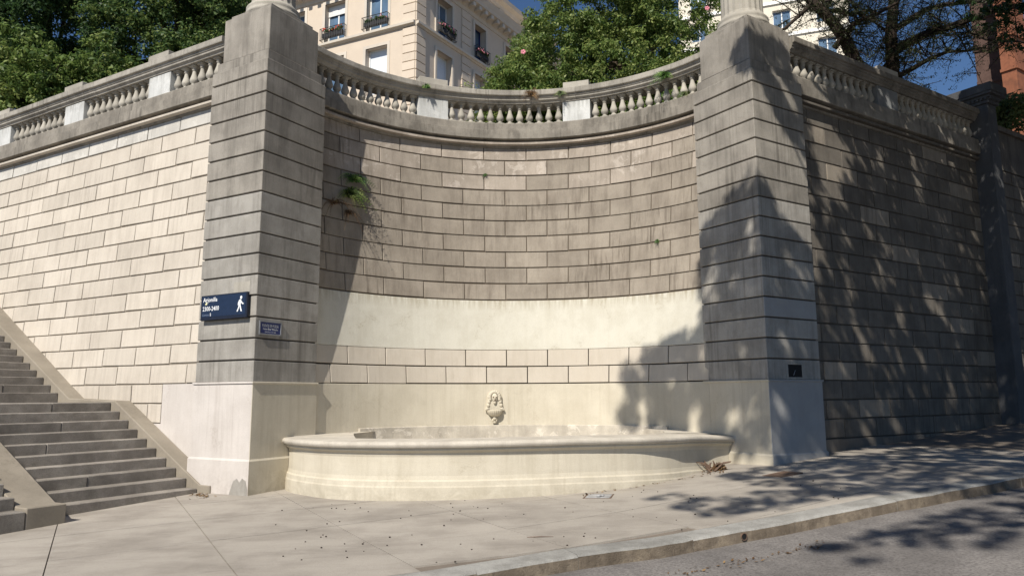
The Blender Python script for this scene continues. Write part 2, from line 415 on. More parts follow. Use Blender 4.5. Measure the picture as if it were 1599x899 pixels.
# ------------------------------------------------------------------ layout (camera at the origin, +Y into the picture)
Z0, C = 0.2588, 0.3524                 # height of the pillar bases' top, height of one stone course
K = lambda k: Z0 + C * k
LTH, RTH = 0.5138, 1.0087              # headings of the receding faces of the two pillars
LP = Vector((-4.1863, 11.9)); RP = Vector((4.2939, 12.3835))
def head(a): return Vector((math.sin(a), math.cos(a)))
GX = np.array([(-200, -9), (-30, -2.3), (-12, -1.75), (-7, -1.6), (-4.2, -1.52), (-2, -1.475), (0, -1.425), (1.5, -1.37), (3, -1.265), (4.36, -1.149), (6, -1.06), (10, -.84), (16, -.5), (60, 2.0), (200, 9)])
def G(x, y):
    return float(np.interp(x, GX[:, 0], GX[:, 1])) + 0.02 * (max(min(y, 40), -20) - 12)

# kerb line (outer top edge) and its offsets
KERB = [(-40, -10.3), (-14, 0.95), (-6, 4.35), (-.66, 6.62), (0, 6.98), (.61, 7.29), (1.64, 7.66), (2.57, 8.03), (3.53, 8.40), (4.92, 8.97), (6.7, 9.85), (14, 13.6), (30, 21.8)]
KERB = [Vector(p) for p in KERB]
def offset_line(line, d):
    out = []
    for i, p in enumerate(line):
        t = (line[min(i + 1, len(line) - 1)] - line[max(i - 1, 0)]).normalized()
        out.append(p + Vector((-t.y, t.x)) * d)
    return out
KB = offset_line(KERB, 0.29)           # back edge of the kerb
FAR = offset_line(KERB, -8.0)          # opposite kerb
FARB = offset_line(KERB, -8.29)

# ------------------------------------------------------------------ ground, road, pavement, kerb
def sheet(name, xs, ys, zf, mat):
    V = [(x, y, zf(x, y)) for y in ys for x in xs]
    n = len(xs)
    F = [(j * n + i, j * n + i + 1, (j + 1) * n + i + 1, (j + 1) * n + i) for j in range(len(ys) - 1) for i in range(n - 1)]
    o = link(name, mesh_from(name, V, F, mat))
    o['kind'] = 'structure'
    return o
xs = sorted(set([-200, -120, -70, -45] + list(np.arange(-30, 31, 1.0)) + [45, 70, 120, 200] + [float(a) for a in GX[:, 0]]))
ys = [-200, -100, -50, -20] + list(np.arange(-18, 42, 2.0)) + [60, 100, 200, 400]
road = sheet('road', xs, ys, lambda x, y: G(x, y) - 0.135, M['asphalt'])

def strip_sheet(name, a, b, zf, mat, n=6):
    V = []; F = []
    # densify
    A = []; B = []
    for i in range(len(a) - 1):
        m = max(1, int((a[i + 1] - a[i]).length / 0.8))
        for j in range(m):
            t = j / m
            A.append(a[i].lerp(a[i + 1], t)); B.append(b[i].lerp(b[i + 1], t))
    A.append(a[-1]); B.append(b[-1])
    for p, q in zip(A, B):
        for j in range(n + 1):
            r = p.lerp(q, j / n); V.append((r.x, r.y, zf(r.x, r.y)))
    for i in range(len(A) - 1):
        for j in range(n):
            k = i * (n + 1) + j
            F.append((k, k + n + 1, k + n + 2, k + 1))
    o = link(name, mesh_from(name, V, F, mat))
    o['kind'] = 'structure'
    return o
BACK = offset_line(KERB, 12.0)
pavement = strip_sheet('pavement', KB, BACK, lambda x, y: G(x, y) - 0.014, M['slab_joint'], n=14)
far_pavement = strip_sheet('opposite_pavement', FARB, offset_line(KERB, -12.5), lambda x, y: G(x, y), M['slab'], n=4)

def clip(poly, p, n):
    """keep the side where (x-p).n > 0"""
    out = []
    for i in range(len(poly)):
        a, b = poly[i], poly[(i + 1) % len(poly)]
        da, db = (a - p).dot(n), (b - p).dot(n)
        if da > 0: out.append(a)
        if (da > 0) != (db > 0):
            out.append(a.lerp(b, da / (da - db)))
    return out

kd = head(rad(60.5)); kq = Vector((kd.y, -kd.x))
def pave():
    for i in range(-6, 9):
        p0 = -0.30 + 1.50 * i + 0.04 * math.sin(i * 2.1); p1 = -0.30 + 1.50 * (i + 1) + 0.04 * math.sin((i + 1) * 2.1)
        for j in range(-1, 7):
            q0 = -6.05 - 1.5 * j; q1 = q0 - 1.5
            g = 0.006
            poly = [kd * (p0 + g) + kq * (q0 - g), kd * (p1 - g) + kq * (q0 - g), kd * (p1 - g) + kq * (q1 + g), kd * (p0 + g) + kq * (q1 + g)]
            cen = sum(poly, Vector((0, 0))) / 4
            # nearest kerb segments
            for s in range(len(KB) - 1):
                a, b = KB[s], KB[s + 1]
                t = (b - a).normalized()
                u = (cen - a).dot(t)
                if -1.5 < u < (b - a).length + 1.5:
                    poly = clip(poly, a + Vector((-t.y, t.x)) * 0.012, Vector((-t.y, t.x)))
                    if len(poly) < 3: break
            if len(poly) < 3: continue
            # outside what the walls hide
            if cen.y > 17 or cen.y < -4 or cen.x < -13: continue
            n = len(poly)
            cz = G(cen.x, cen.y)
            dz = random.uniform(-0.002, 0.003)
            sub = []
            V = [(p.x, p.y, G(p.x, p.y) + dz) for p in poly]
            m = MB()
            cc = sum(poly, Vector((0, 0))) / n
            V.append((cc.x, cc.y, G(cc.x, cc.y) + dz))
            V += [(p.x, p.y, G(p.x, p.y) - 0.03) for p in poly]
            F = [(k, (k + 1) % n, n) for k in range(n)] + [(n + 1 + k, n + 1 + (k + 1) % n, (k + 1) % n, k) for k in range(n)]
            m.add(V, F)
            m.build('paving_slab', M['slab'], pavement)
pave()

def kerbstones():
    kerb = link('kerb', mesh_from('kerb', [], [], M['kerb']))
    kerb['kind'] = 'structure'
    line = []
    for i in range(len(KERB) - 1):
        m = max(1, int(round((KERB[i + 1] - KERB[i]).length / 0.1)))
        for j in range(m):
            line.append((KERB[i].lerp(KERB[i + 1], j / m), KB[i].lerp(KB[i + 1], j / m)))
    cum = 0; i = 0
    while i < len(line) - 1:
        ln = random.choice([11, 13, 15, 14])
        seg = line[i:i + ln + 1]
        i += ln
        if seg[0][0].x < -16 or seg[0][0].x > 18 or len(seg) < 3: continue
        has_hole = seg[0][0].x < 2.38 < seg[-1][0].x
        m = MB()
        st = []
        ins = [0.004] + [0] * (len(seg) - 2) + [0.004]
        V = []; F = []
        dzz = random.uniform(-0.006, 0.006); do = random.uniform(-0.006, 0.006)
        for k, (a, b) in enumerate(seg[::2] if len(seg) % 2 else seg[::2] + [seg[-1]]):
            n = (b - a).normalized()
            t = Vector((n.y, -n.x))
            sh = 0.005 if k == 0 else 0
            j1 = random.uniform(-0.007, 0.007); j2 = random.uniform(-0.006, 0.004)
            a2 = a + t * sh + n * (do + j1); b2 = b + t * sh - n * 0.002
            z = G(a.x, a.y) + dzz + j2; zb = G(b.x, b.y) + 0.002
            prof = [(a2 - n * 0.012, z - 0.20), (a2 - n * 0.004, z - 0.06), (a2, z - 0.022), (a2 + n * 0.012, z - 0.006), (a2 + n * 0.035, z), (b2, zb), (b2, zb - 0.2)]
            V += [(p.x, p.y, zz) for p, zz in prof]
        kk = 7; nn = len(V) // kk
        for a in range(nn - 1):
            for b in range(kk - 1):
                F.append((a * kk + b, a * kk + b + 1, (a + 1) * kk + b + 1, (a + 1) * kk + b))
        F.append(tuple(range(kk))); F.append(tuple((nn - 1) * kk + b for b in range(kk - 1, -1, -1)))
        m.add(V, F)
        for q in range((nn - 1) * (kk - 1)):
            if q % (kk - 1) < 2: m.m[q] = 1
        m.build('kerb_stone', [M['kerb'], M['kerb_face']], kerb)
    # opposite kerb, one strip of stones
    m = MB()
    for a in range(2, len(FAR) - 1):
        L0 = (FAR[a + 1] - FAR[a]).length
        c = max(1, int(L0 / 1.3))
        for b in range(c):
            p, q = FAR[a].lerp(FAR[a + 1], b / c), FAR[a].lerp(FAR[a + 1], (b + 0.99) / c)
            r, s = FARB[a].lerp(FARB[a + 1], (b + 0.99) / c), FARB[a].lerp(FARB[a + 1], b / c)
            z = [G(w.x, w.y) for w in (p, q, r, s)]
            m.hexa([(w.x, w.y, zz - 0.2) for w, zz in zip((p, q, r, s), z)] + [(w.x, w.y, zz + 0.003) for w, zz in zip((p, q, r, s), z)])
    o = m.build('opposite_kerb', M['kerb']); o['kind'] = 'structure'
kerbstones()

# ------------------------------------------------------------------ retaining walls
class Frame:
    """straight wall: s along, o out of the face (towards the street), z up"""
    def __init__(f, org, heading, batter, zref):
        f.O = Vector(org); f.e = head(heading)
        f.n = Vector((f.e.y, -f.e.x)); f.b = batter; f.zr = zref
    def face(f, z): return -(max(z, Z0) - f.zr) * f.b
    def P(f, s, o, z):
        q = f.O + f.e * s + f.n * o
        return (q.x, q.y, z)
    def W(f, s, o, z):
        return f.P(s, o + f.face(z), z)
LF = Frame((-5.9, 13.3), LTH - math.pi / 2, 0.060, 2.7)
if LF.n.y > 0: LF.n = -LF.n
RF = Frame((5.75, 13.6), RTH, 0.0, 2.7)
if RF.n.y > 0: RF.n = -RF.n

BL = 1.02      # block length
GAP = 0.013
def wall_blocks(parent, F, s0, s1, rows, phase, mats, zcut=None, topz=5.53):
    cache = {}
    lean0 = math.atan(F.b)
    e3 = Vector((F.e.x, F.e.y, 0)); n3 = Vector((F.n.x, F.n.y, 0))
    for k in rows:
        lean = lean0 if k >= 0 else 0.0
        up = (Vector((0, 0, 1)) * math.cos(lean) - n3 * math.sin(lean)).normalized()
        out = (n3 * math.cos(lean) + Vector((0, 0, 1)) * math.sin(lean)).normalized()
        flip = e3.cross(out).dot(up) < 0
        R = Matrix((-e3 if flip else e3, out, up)).transposed().to_4x4()
        zb = K(k) + 0.013; zt = min(K(k + 1) - 0.013, topz)
        ph = phase if k % 2 == 0 else phase + BL / 2
        j0 = math.floor((s0 - ph) / BL); j1 = math.ceil((s1 - ph) / BL)
        for j in range(j0, j1 + 1):
            a = max(ph + j * BL, s0) + GAP; b = min(ph + (j + 1) * BL, s1) - GAP
            if b - a < 0.06: continue
            if zcut and zt < zcut(0.5 * (a + b)) - 0.25: continue
            ln = round(b - a, 3); h = round(zt - zb, 3)
            mat = mats(k, j)
            var = random.randrange(3)
            key = (ln, h, mat.name, var)
            if key not in cache:
                m = MB()
                w = [random.uniform(-0.007, 0.007) for _ in range(4)]
                m.cbox(0, ln, -0.10, 0, 0, h / math.cos(lean), c=0.006)
                m.v = [(x + (w[0] if x > ln / 2 else w[1]) * (0.5 if z > h / 2 else -0.3), y, z + (w[2] if x > ln / 2 else w[3])) for x, y, z in m.v]
                me = mesh_from('block', m.v, m.f, mat)
                bm = bmesh.new(); bm.from_mesh(me); bmesh.ops.recalc_face_normals(bm, faces=bm.faces)
                bm.to_mesh(me); bm.free()
                cache[key] = me
            pr = random.uniform(-0.003, 0.004)
            T = Matrix.Translation(F.W(b if flip else a, pr, zb)) @ R
            link('block', cache[key], parent, mat=T)

def core(parent, F, s0, s1, z0, z1, mat, rec=0.022, thick=0.75, name='wall_core'):
    m = MB()
    m.hexa([F.W(s0, -rec, z0), F.W(s1, -rec, z0), F.P(s1, F.face(z1) - thick, z0), F.P(s0, F.face(z1) - thick, z0),
            F.W(s0, -rec, z1), F.W(s1, -rec, z1), F.P(s1, F.face(z1) - thick, z1), F.P(s0, F.face(z1) - thick, z1)])
    return m.build(name, mat, parent)

CORNICE = [(-.55, 5.49), (.0, 5.49), (.035, 5.50), (.045, 5.53), (.045, 5.648), (.15, 5.655), (.165, 5.665), (.165, 5.855), (.145, 5.865), (.14, 6.01), (.125, 6.03), (-.50, 6.03)]
FILLET = [(.02, 5.53), (.115, 5.535), (.13, 5.545), (.13, 5.585), (.12, 5.592), (.02, 5.60)]
RAIL = [(-.36, 6.50), (.10, 6.50), (.11, 6.53), (.15, 6.56), (.155, 6.60), (.17, 6.605), (.175, 6.645), (.215, 6.655), (.22, 6.67), (.22, 6.765), (.205, 6.778), (-.45, 6.778), (-.465, 6.765), (-.465, 6.66), (-.42, 6.65), (-.42, 6.60), (-.36, 6.56)]
BAL_O = -0.025
bal_prof = [(r_ * 1.0, z_ * 1.068) for r_, z_ in [(.062, 0.035), (.066, .05), (.060, .062), (.040, .072), (.046, .088), (.072, .115), (.083, .145), (.080, .175), (.062, .225), (.046, .275), (.037, .325), (.035, .343), (.050, .350), (.052, .362), (.036, .372), (.040, .385), (.062, .400), (.066, .41)]]
def make_baluster_mesh():
    m = MB()
    m.box(-.085, .085, -.085, .085, 0, .035)
    m.lathe(bal_prof, 14)
    m.box(-.08, .08, -.08, .08, .438, .47)
    me = mesh_from('baluster', m.v, m.f, M['baluster'], m.m)
    bm = bmesh.new(); bm.from_mesh(me); bmesh.ops.recalc_face_normals(bm, faces=bm.faces); bm.to_mesh(me); bm.free()
    for p in me.polygons:
        p.use_smooth = len(p.vertices) == 4 and abs(p.normal.z) < 0.97 and not (p.index < 6)
    return me
BAL = make_baluster_mesh()
def post_mb(hw, o0, o1, z0, z1, P, c=0.008):
    m = MB()
    m.cbox(-hw, hw, o0, o1, z0, z1, c=c, tf=P)
    return m

def straight_balustrade(label, F, s0, s1, posts, top_o, nb, cat='balustrade', pmat='post', joint=1.9):
    t = thing('balustrade', label, cat, F.P((s0 + s1) / 2, top_o, 6.05))
    # rail in lengths with fine joints
    s = s0; 
    while s < s1 - 0.05:
        e = min(s + joint * random.uniform(0.8, 1.15), s1)
        if s1 - e < 0.5: e = s1
        m = MB()
        dz = random.uniform(-0.004, 0.004)
        m.sweep(RAIL, [lambda p, q=q: F.P(q, top_o + p[0], p[1] + dz) for q in (s + 0.003, e - 0.003)])
        m.build('rail', M['rail' if pmat == 'post' else 'cornice'], t)
        s = e
    for i, (a, b) in enumerate(posts):
        m = MB()
        m.cbox(a, b, -.33, .085, 6.032, 6.498, c=0.008, tf=lambda x, y, z: F.P(x, top_o + y, z))
        p = m.build('post', M[pmat], t)
        m = MB()
        m.cbox(a + .02, b - .02, -.36, .15, 6.779, 6.93, c=0.008, tf=lambda x, y, z: F.P(x, top_o + y, z))
        m.build('post_cap', M['baluster'], p)
    edges = [s0] + [q for ab in posts for q in ab] + [s1]
    gaps = [(edges[i], edges[i + 1]) for i in range(0, len(edges), 2)]
    for a, b in gaps:
        n = max(1, int(round((b - a) / nb)))
        for i in range(n):
            q = a + (b - a) * (i + 0.5) / n
            ang = math.atan2(F.e.y, F.e.x)
            link('baluster', BAL, t, mat=Matrix.Translation(F.P(q, top_o + BAL_O, 6.03)) @ Matrix.Rotation(ang, 4, 'Z'))
    return t

# left wall
LTOP = LF.face(5.5)
lw = thing('retaining_wall', 'long cream block wall rising behind the stairs, left of the signed pillar', 'wall', LF.P(5, 0, -1.6))
core(lw, LF, -0.75, 16, Z0, 5.52, M['joint'])
core(lw, LF, -0.75, 16, -3.0, Z0, M['joint'], name='wall_foot')
STAIR_Z = lambda s: min(-1.5 + 0.568 * (s + 0.93), -0.06) if s < 3.3 else -0.06 + 0.553 * (s - 3.2)
wall_blocks(lw, LF, 0.42, 15.9, range(-2, 0), 0.82, lambda k, j: M['wall_cream'], zcut=STAIR_Z)
wall_blocks(lw, LF, -0.6, 15.9, range(0, 14), 0.82, lambda k, j: M['wall_cream'], zcut=STAIR_Z)
wall_blocks(lw, LF, -0.6, 15.9, range(14, 15), 0.82, lambda k, j: M['wall_pale'], topz=5.49)
m = MB()   # smooth render where the wall meets the pillar base and below the lowest course
m.hexa([LF.W(-.75, .0, -3), LF.W(.41, .0, -3), LF.P(.41, -.1, -3), LF.P(-.75, -.1, -3), LF.W(-.75, .0, Z0 - .008), LF.W(.41, .0, Z0 - .008), LF.P(.41, -.1, Z0 - .008), LF.P(-.75, -.1, Z0 - .008)])
m.hexa([LF.W(.412, .0, -3), LF.W(4, .0, -3), LF.P(4, -.1, -3), LF.P(.412, -.1, -3), LF.W(.412, .0, K(-2) - .005), LF.W(4, .0, K(-2) - .005), LF.P(4, -.1, K(-2) - .005), LF.P(.412, -.1, K(-2) - .005)])
m.build('base_render', M['white_base'], lw)
m = MB()
m.sweep(CORNICE, [lambda p, q=q: LF.P(q, LTOP + p[0], p[1]) for q in (-.75, 3.1, 6.9, 10.5, 16)])
m.build('cornice', M['cornice'], lw)
m = MB(); m.sweep(FILLET, [lambda p, q=q: LF.P(q, LTOP + p[0], p[1]) for q in (-.75, 16)]); m.build('fillet', M['wall_cream'], lw)
straight_balustrade('straight weathered balustrade on top of the cream wall above the stairs', LF, -.55, 16, [(1.12, 1.80), (4.08, 4.80), (7.08, 7.80), (10.1, 10.8), (13.1, 13.8)], LTOP, 0.227)

# right wall
RTOP = 0.0
rw = thing('retaining_wall', 'long grey block wall in dappled tree shade, right of the right pillar', 'wall', RF.P(5, 0, -1))
core(rw, RF, -0.85, 18, -2.0, 5.52, M['grey_joint'])
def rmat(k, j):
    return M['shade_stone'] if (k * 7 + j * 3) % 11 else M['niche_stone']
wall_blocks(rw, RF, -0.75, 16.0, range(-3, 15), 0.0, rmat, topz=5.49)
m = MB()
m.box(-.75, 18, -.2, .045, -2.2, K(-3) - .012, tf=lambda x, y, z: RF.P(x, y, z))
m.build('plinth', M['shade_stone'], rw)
m = MB()
m.sweep(CORNICE, [lambda p, q=q: RF.P(q, RTOP + p[0], p[1]) for q in (-.85, 2.5, 6.35)])
m.build('cornice', M['cornice'], rw)
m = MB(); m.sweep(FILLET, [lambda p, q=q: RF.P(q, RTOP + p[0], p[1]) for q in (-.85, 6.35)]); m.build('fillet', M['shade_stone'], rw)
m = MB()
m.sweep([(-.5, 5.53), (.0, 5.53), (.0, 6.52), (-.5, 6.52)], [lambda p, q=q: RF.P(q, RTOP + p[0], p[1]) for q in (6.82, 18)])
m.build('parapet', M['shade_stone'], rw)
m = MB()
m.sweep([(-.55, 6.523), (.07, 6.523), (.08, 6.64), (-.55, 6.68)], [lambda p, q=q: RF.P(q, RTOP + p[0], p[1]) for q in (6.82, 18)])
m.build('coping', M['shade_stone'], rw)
straight_balustrade('straight dark balustrade on the shaded wall right of the right pillar', RF, -.55, 6.38, [(2.35, 3.1)], RTOP, 0.225, pmat='post_shade')

# end pier on the right wall
pt = thing('gate_pier', 'grey end pier with moulded cap at the far end of the shaded balustrade', 'pier', RF.P(7, 0, -1))
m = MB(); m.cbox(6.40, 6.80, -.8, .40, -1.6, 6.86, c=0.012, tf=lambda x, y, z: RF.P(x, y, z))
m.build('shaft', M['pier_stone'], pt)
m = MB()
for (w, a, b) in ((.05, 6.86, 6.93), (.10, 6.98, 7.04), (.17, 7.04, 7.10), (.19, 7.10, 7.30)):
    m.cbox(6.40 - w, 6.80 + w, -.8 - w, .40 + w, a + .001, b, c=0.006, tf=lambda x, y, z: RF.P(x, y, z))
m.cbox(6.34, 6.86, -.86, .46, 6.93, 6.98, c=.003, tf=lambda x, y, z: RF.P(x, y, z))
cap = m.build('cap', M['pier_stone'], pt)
m = MB()
for i in range(14):
    a = -.84 + i * .094
    m.box(6.30, 6.345, a, a + .05, 6.935, 6.985, tf=lambda x, y, z: RF.P(x, y, z))
    b = 6.36 + i * .094
    if b > 6.75: continue
    m.box(b, b + .05, .455, .50, 6.935, 6.985, tf=lambda x, y, z: RF.P(x, y, z))
m.build('dentils', M['pier_stone'], cap)

# ------------------------------------------------------------------ the niche
NC = Vector((.14, 11.03))
RAD = lambda z: max(4.225, 4.41 + 0.105 * (z - 2.02))
def NP(az, o, z):
    """az in degrees, o towards the street"""
    r = RAD(z) - o
    return (NC.x + r * math.sin(rad(az)), NC.y + r * math.cos(rad(az)), z)
A0, A1 = -60.4, 54.6
nw = thing('niche_wall', 'curved weathered brown block wall behind the fountain, between the pillars', 'wall', (NC.x, NC.y + 4.3, -1.3))
def arc_stations(a0, a1, n): return [a0 + (a1 - a0) * i / n for i in range(n + 1)]
def ring_piece(m, a0, a1, z0, z1, o0, o1, n=5, c=0.006, mi=0):
    """curved block with a chamfered front"""
    prof = lambda az: [NP(az, o0, z0), NP(az, o1 - c, z0), NP(az, o1, z0 + c), NP(az, o1, z1 - c), NP(az, o1 - c, z1), NP(az, o0, z1)]
    ca = c / 4.4 * 57.3
    V = []; F = []
    az = arc_stations(a0, a1, n)
    for i, a in enumerate(az):
        p = prof(a)
        if i in (0, n):
            q = a + (ca if i == 0 else -ca)
            # end stations: pull the front edge in for a chamfer
            V += [p[0], p[1], NP(a, o1 - c, z0 + c), NP(a, o1 - c, z1 - c), p[4], p[5]]
            if i == 0: V2 = prof(q); V += V2
            else:
                V[-6:] = prof(q); V += [p[0], p[1], NP(a, o1 - c, z0 + c), NP(a, o1 - c, z1 - c), p[4], p[5]]
        else:
            V += p
    ns = len(V) // 6
    for i in range(ns - 1):
        for j in range(6):
            F.append((i * 6 + j, i * 6 + (j + 1) % 6, (i + 1) * 6 + (j + 1) % 6, (i + 1) * 6 + j))
    F.append((0, 1, 2, 3, 4, 5)); F.append(tuple((ns - 1) * 6 + j for j in range(5, -1, -1)))
    m.add(V, F, mi)
m = MB()
m.sweep([(-.022, -2.2), (-.022, 2.0), (-.022, 5.52), (-.7, 5.52), (-.7, -2.2)], [lambda p, a=a: NP(a, p[0], p[1]) for a in arc_stations(A0, A1, 48)])
m.build('wall_core', M['niche_joint'], nw)
STEP = 11.42
def niche_rows(rows, matf, top=5.49):
    for k in rows:
        ph = 2.3 if k % 2 == 0 else -3.5
        zb = K(k) + .012; zt = min(K(k + 1) - .012, top)
        j = -7
        while ph + j * STEP < A1:
            a = max(ph + j * STEP, A0) + .12; b = min(ph + (j + 1) * STEP, A1) - .12
            if b - a > .6:
                m = MB()
                pr = random.uniform(-.003, .004)
                ring_piece(m, a, b, zb + random.uniform(-.005, .006), zt + random.uniform(-.006, .005), -.09, pr, n=5)
                m.build('block', matf(k, j), nw)
            j += 1
niche_rows(range(0, 2), lambda k, j: M['cream_block'])
niche_rows(range(5, 12), lambda k, j: M['niche_stone'])
niche_rows(range(12, 14), lambda k, j: M['niche_pale'] if (j * 5 + k) % 3 else M['niche_stone'])
niche_rows(range(14, 15), lambda k, j: M['niche_pale'])
m = MB()
m.sweep([(-.10, K(2) - .006), (-.004, K(2) - .006), (.004, K(2)), (.004, K(5) - .03), (.0, K(5) - .02), (-.10, K(5) - .02)], [lambda p, a=a: NP(a, p[0], p[1]) for a in arc_stations(A0, A1, 60)])
m.build('plaster_band', M['band'], nw, smooth=False)
m = MB()
m.sweep([(-.10, -2.2), (.0, -2.2), (.0, Z0 - .014), (-.006, Z0 - .008), (-.10, Z0 - .008)], [lambda p, a=a: NP(a, p[0], p[1]) for a in arc_stations(A0, A1, 60)])
m.build('dado', M['cream'], nw)
NR = RAD(5.5)
def NT(az, o, z):
    r = NR - o
    return (NC.x + r * math.sin(rad(az)), NC.y + r * math.cos(rad(az)), z)
# cornice in curved lengths
cuts = [A0, -42, -26, -9, 12, 28, 41, A1]
for a, b in zip(cuts[:-1], cuts[1:]):
    m = MB()
    m.sweep(CORNICE, [lambda p, q=q: NT(q, p[0], p[1]) for q in arc_stations(a + .02, b - .02, 12)])
    m.build('cornice', M['cornice'], nw)
    m = MB(); m.sweep(FILLET, [lambda p, q=q: NT(q, p[0], p[1]) for q in arc_stations(a + .02, b - .02, 12)]); m.build('fillet', M['niche_pale'], nw)
nb = thing('balustrade', 'curved weathered balustrade on top of the niche above the fountain', 'balustrade', (NC.x, NC.y + NR, 6.05))
cuts = [A0, -47, -36, -23, -8, 4, 16.3, 30, 44, A1]
for a, b in zip(cuts[:-1], cuts[1:]):
    m = MB(); dz = random.uniform(-.004, .004)
    m.sweep(RAIL, [lambda p, q=q: NT(q, p[0], p[1] + dz) for q in arc_stations(a + .03, b - .03, 8)])
    m.build('rail', M['rail'], nb)
POSTS = [(-27.3, -19.1), (12.5, 20.0)]
for a, b in POSTS:
    m = MB()
    m.sweep([(-.33, 6.032), (.085, 6.032), (.085, 6.498), (-.33, 6.498)], [lambda p, q=q: NT(q, p[0], p[1]) for q in arc_stations(a, b, 4)])
    p = m.build('post', M['post'], nb)
    m = MB()
    m.sweep([(-.36, 6.779), (.09, 6.779), (.10, 6.79), (.10, 6.94), (.09, 6.95), (-.36, 6.95)], [lambda p, q=q: NT(q, p[0], p[1]) for q in arc_stations(a + .2, b - .2, 4)])
    m.build('post_cap', M['baluster'], p)
for a0, a1, n in ((-60.6, -27.3, 14), (-19.1, 12.5, 12), (20.0, 54.3, 14)):
    for i in range(n):
        q = a0 + (a1 - a0) * (i + .5) / n
        link('baluster', BAL, nb, mat=Matrix.Translation(NT(q, BAL_O, 6.03)) @ Matrix.Rotation(-rad(q), 4, 'Z'))

# ------------------------------------------------------------------ pillars and columns
PW = 1.41
def pillar(label, P0, th, left):
    """P0: corner nearest the street; th: heading of its right face; the left face heads th-90"""
    d1 = head(th - math.pi / 2); d2 = head(th)
    def T(a, b, z):     # a along the left face, b along the right face
        q = P0 + d1 * a + d2 * b
        return (q.x, q.y, z)
    t = thing('pillar', label, 'pillar', T(PW / 2, PW / 2, -1.6))
    gz = -1.9
    # base: face material by side
    w = .015
    m = MB()
    m.cbox(-w, PW + w, -w, PW + w, gz, Z0 - .005, c=.008, tf=T)
    m.cbox(-w - .02, PW + w + .02, -w - .02, PW + w + .02, Z0 - .035, Z0, c=.008, tf=T)
    m.hexa([T(a, b, z) for z in (gz, -1.0) for a, b in ((-w - .022, -w - .022), (PW + w + .022, -w - .022), (PW + w + .022, PW + w + .022), (-w - .022, PW + w + .022))])
    m.hexa([T(a, b, z) for z, q in ((-1.0, .022), (-.97, .004)) for a, b in ((-w - q, -w - q), (PW + w + q, -w - q), (PW + w + q, PW + w + q), (-w - q, PW + w + q))])
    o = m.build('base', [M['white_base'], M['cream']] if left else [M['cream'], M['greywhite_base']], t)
    n1 = Vector((d1.y, -d1.x, 0)); n2 = Vector((-d2.y, d2.x, 0))
    c3 = Vector((*((d1 + d2) / 2), 0))
    idx = []
    for p in o.data.polygons:
        # the face whose outward normal is -d1 looks along the right face
        idx.append(1 if (p.normal.x * -d1.x + p.normal.y * -d1.y) > 0.6 else 0)
    o.data.polygons.foreach_set('material_index', idx)
    m = MB(); m.box(.03, PW - .03, .03, PW - .03, Z0 - .01, K(15) + .02, tf=T)
    m.build('shaft_core', M['grey_joint'], t)
    for k in range(15):
        b = .0067 * C * k * 0
        m = MB(); m.cbox(0, PW, 0, PW, K(k) + (.013 if k else .0005), K(k + 1) - .013, c=.008, tf=T)
        o = m.build('course', [M['soot_stone' if k > 8 else 'grey_stone'], M['greywhite_base']], t)
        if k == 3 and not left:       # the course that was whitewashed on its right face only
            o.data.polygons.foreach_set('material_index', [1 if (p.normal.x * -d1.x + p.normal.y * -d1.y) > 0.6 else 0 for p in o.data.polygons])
    m = MB(); m.cbox(0, PW, 0, PW, K(15) + .015, 5.80, c=.01, tf=T)
    m.build('course', M['soot_stone'], t)
    m = MB(); m.cbox(.055, PW - .055, .055, PW - .055, 5.80, 6.0, c=.01, tf=T)
    m.hexa([T(a, b, z) for z, q in ((6.0, .07), (6.03, .115)) for a, b in ((q, q), (PW - q, q), (PW - q, PW - q), (q, PW - q))])
    m.build('die_plinth', M['soot_stone'], t)
    m = MB(); m.cbox(.115, PW - .115, .115, PW - .115, 6.03, 6.86, c=.012, tf=T)
    m.cbox(.19, PW - .19, .19, PW - .19, 6.86, 6.955, c=.01, tf=T)
    m.build('die', M['soot_stone'], t)
    return T, t
# two marks on the left pillar are added after it
TL, pl = pillar('tall grey banded pillar carrying two blue signs, left of the fountain', LP, LTH, True)
TR, pr_ = pillar('tall grey banded pillar half in tree shade, right of the fountain', RP, RTH, False)

m = MB()
pts = [(-.02, -1.9), (-.02, -1.42), (.02, -1.30), (.10, -1.26), (.16, -1.33), (.22, -1.27), (.30, -1.31), (.34, -1.40), (.40, -1.55), (.42, -1.9)]
m.add([TL(a, -.041, z) for a, z in pts] + [TL(a, -.034, z) for a, z in pts], [tuple(range(10))] + [(i, (i + 1) % 10, 10 + (i + 1) % 10, 10 + i) for i in range(10)])
m.build('bare_patch', M['grey_stone'], pl)
m = MB(); m.box(.17, .56, -.0025, .02, 1.735, 1.915, tf=TL); m.build('repair_patch', M['baluster'], pl)

def column(label, T):
    c = T(PW / 2, PW / 2, 6.955)
    t = thing('column', label, 'column', c)
    m = MB()
    m.lathe([(.40, 0), (.50, 0.0), (.505, .05), (.49, .08), (.47, .09), (.485, .13), (.485, .17), (.46, .20), (.425, .215), (.42, .24)], 40, c)
    m.build('base', M['baluster'], t, smooth=True)
    m = MB()
    n = 80
    fl = lambda i: 1.0 if i % 4 == 0 else (0.975 if i % 4 in (1, 3) else 0.955)
    prof = [(.415, .24), (.395, .30)] + [(.392 - .0012 * j * j, .30 + .35 * j) for j in range(1, 10)]
    m.lathe(prof, n, c, flute=fl)
    m.build('shaft', M['baluster'], t)
    zt = .30 + .35 * 9
    m = MB(); m.lathe([(.29, zt), (.34, zt + .03), (.34, zt + .08), (.30, zt + .1), (.38, zt + .22), (.42, zt + .25), (.42, zt + .33)], 32, c)
    m.build('capital', M['baluster'], t)
column('fluted stone column standing on the left pillar', TL)
column('fluted stone column standing on the right pillar', TR)

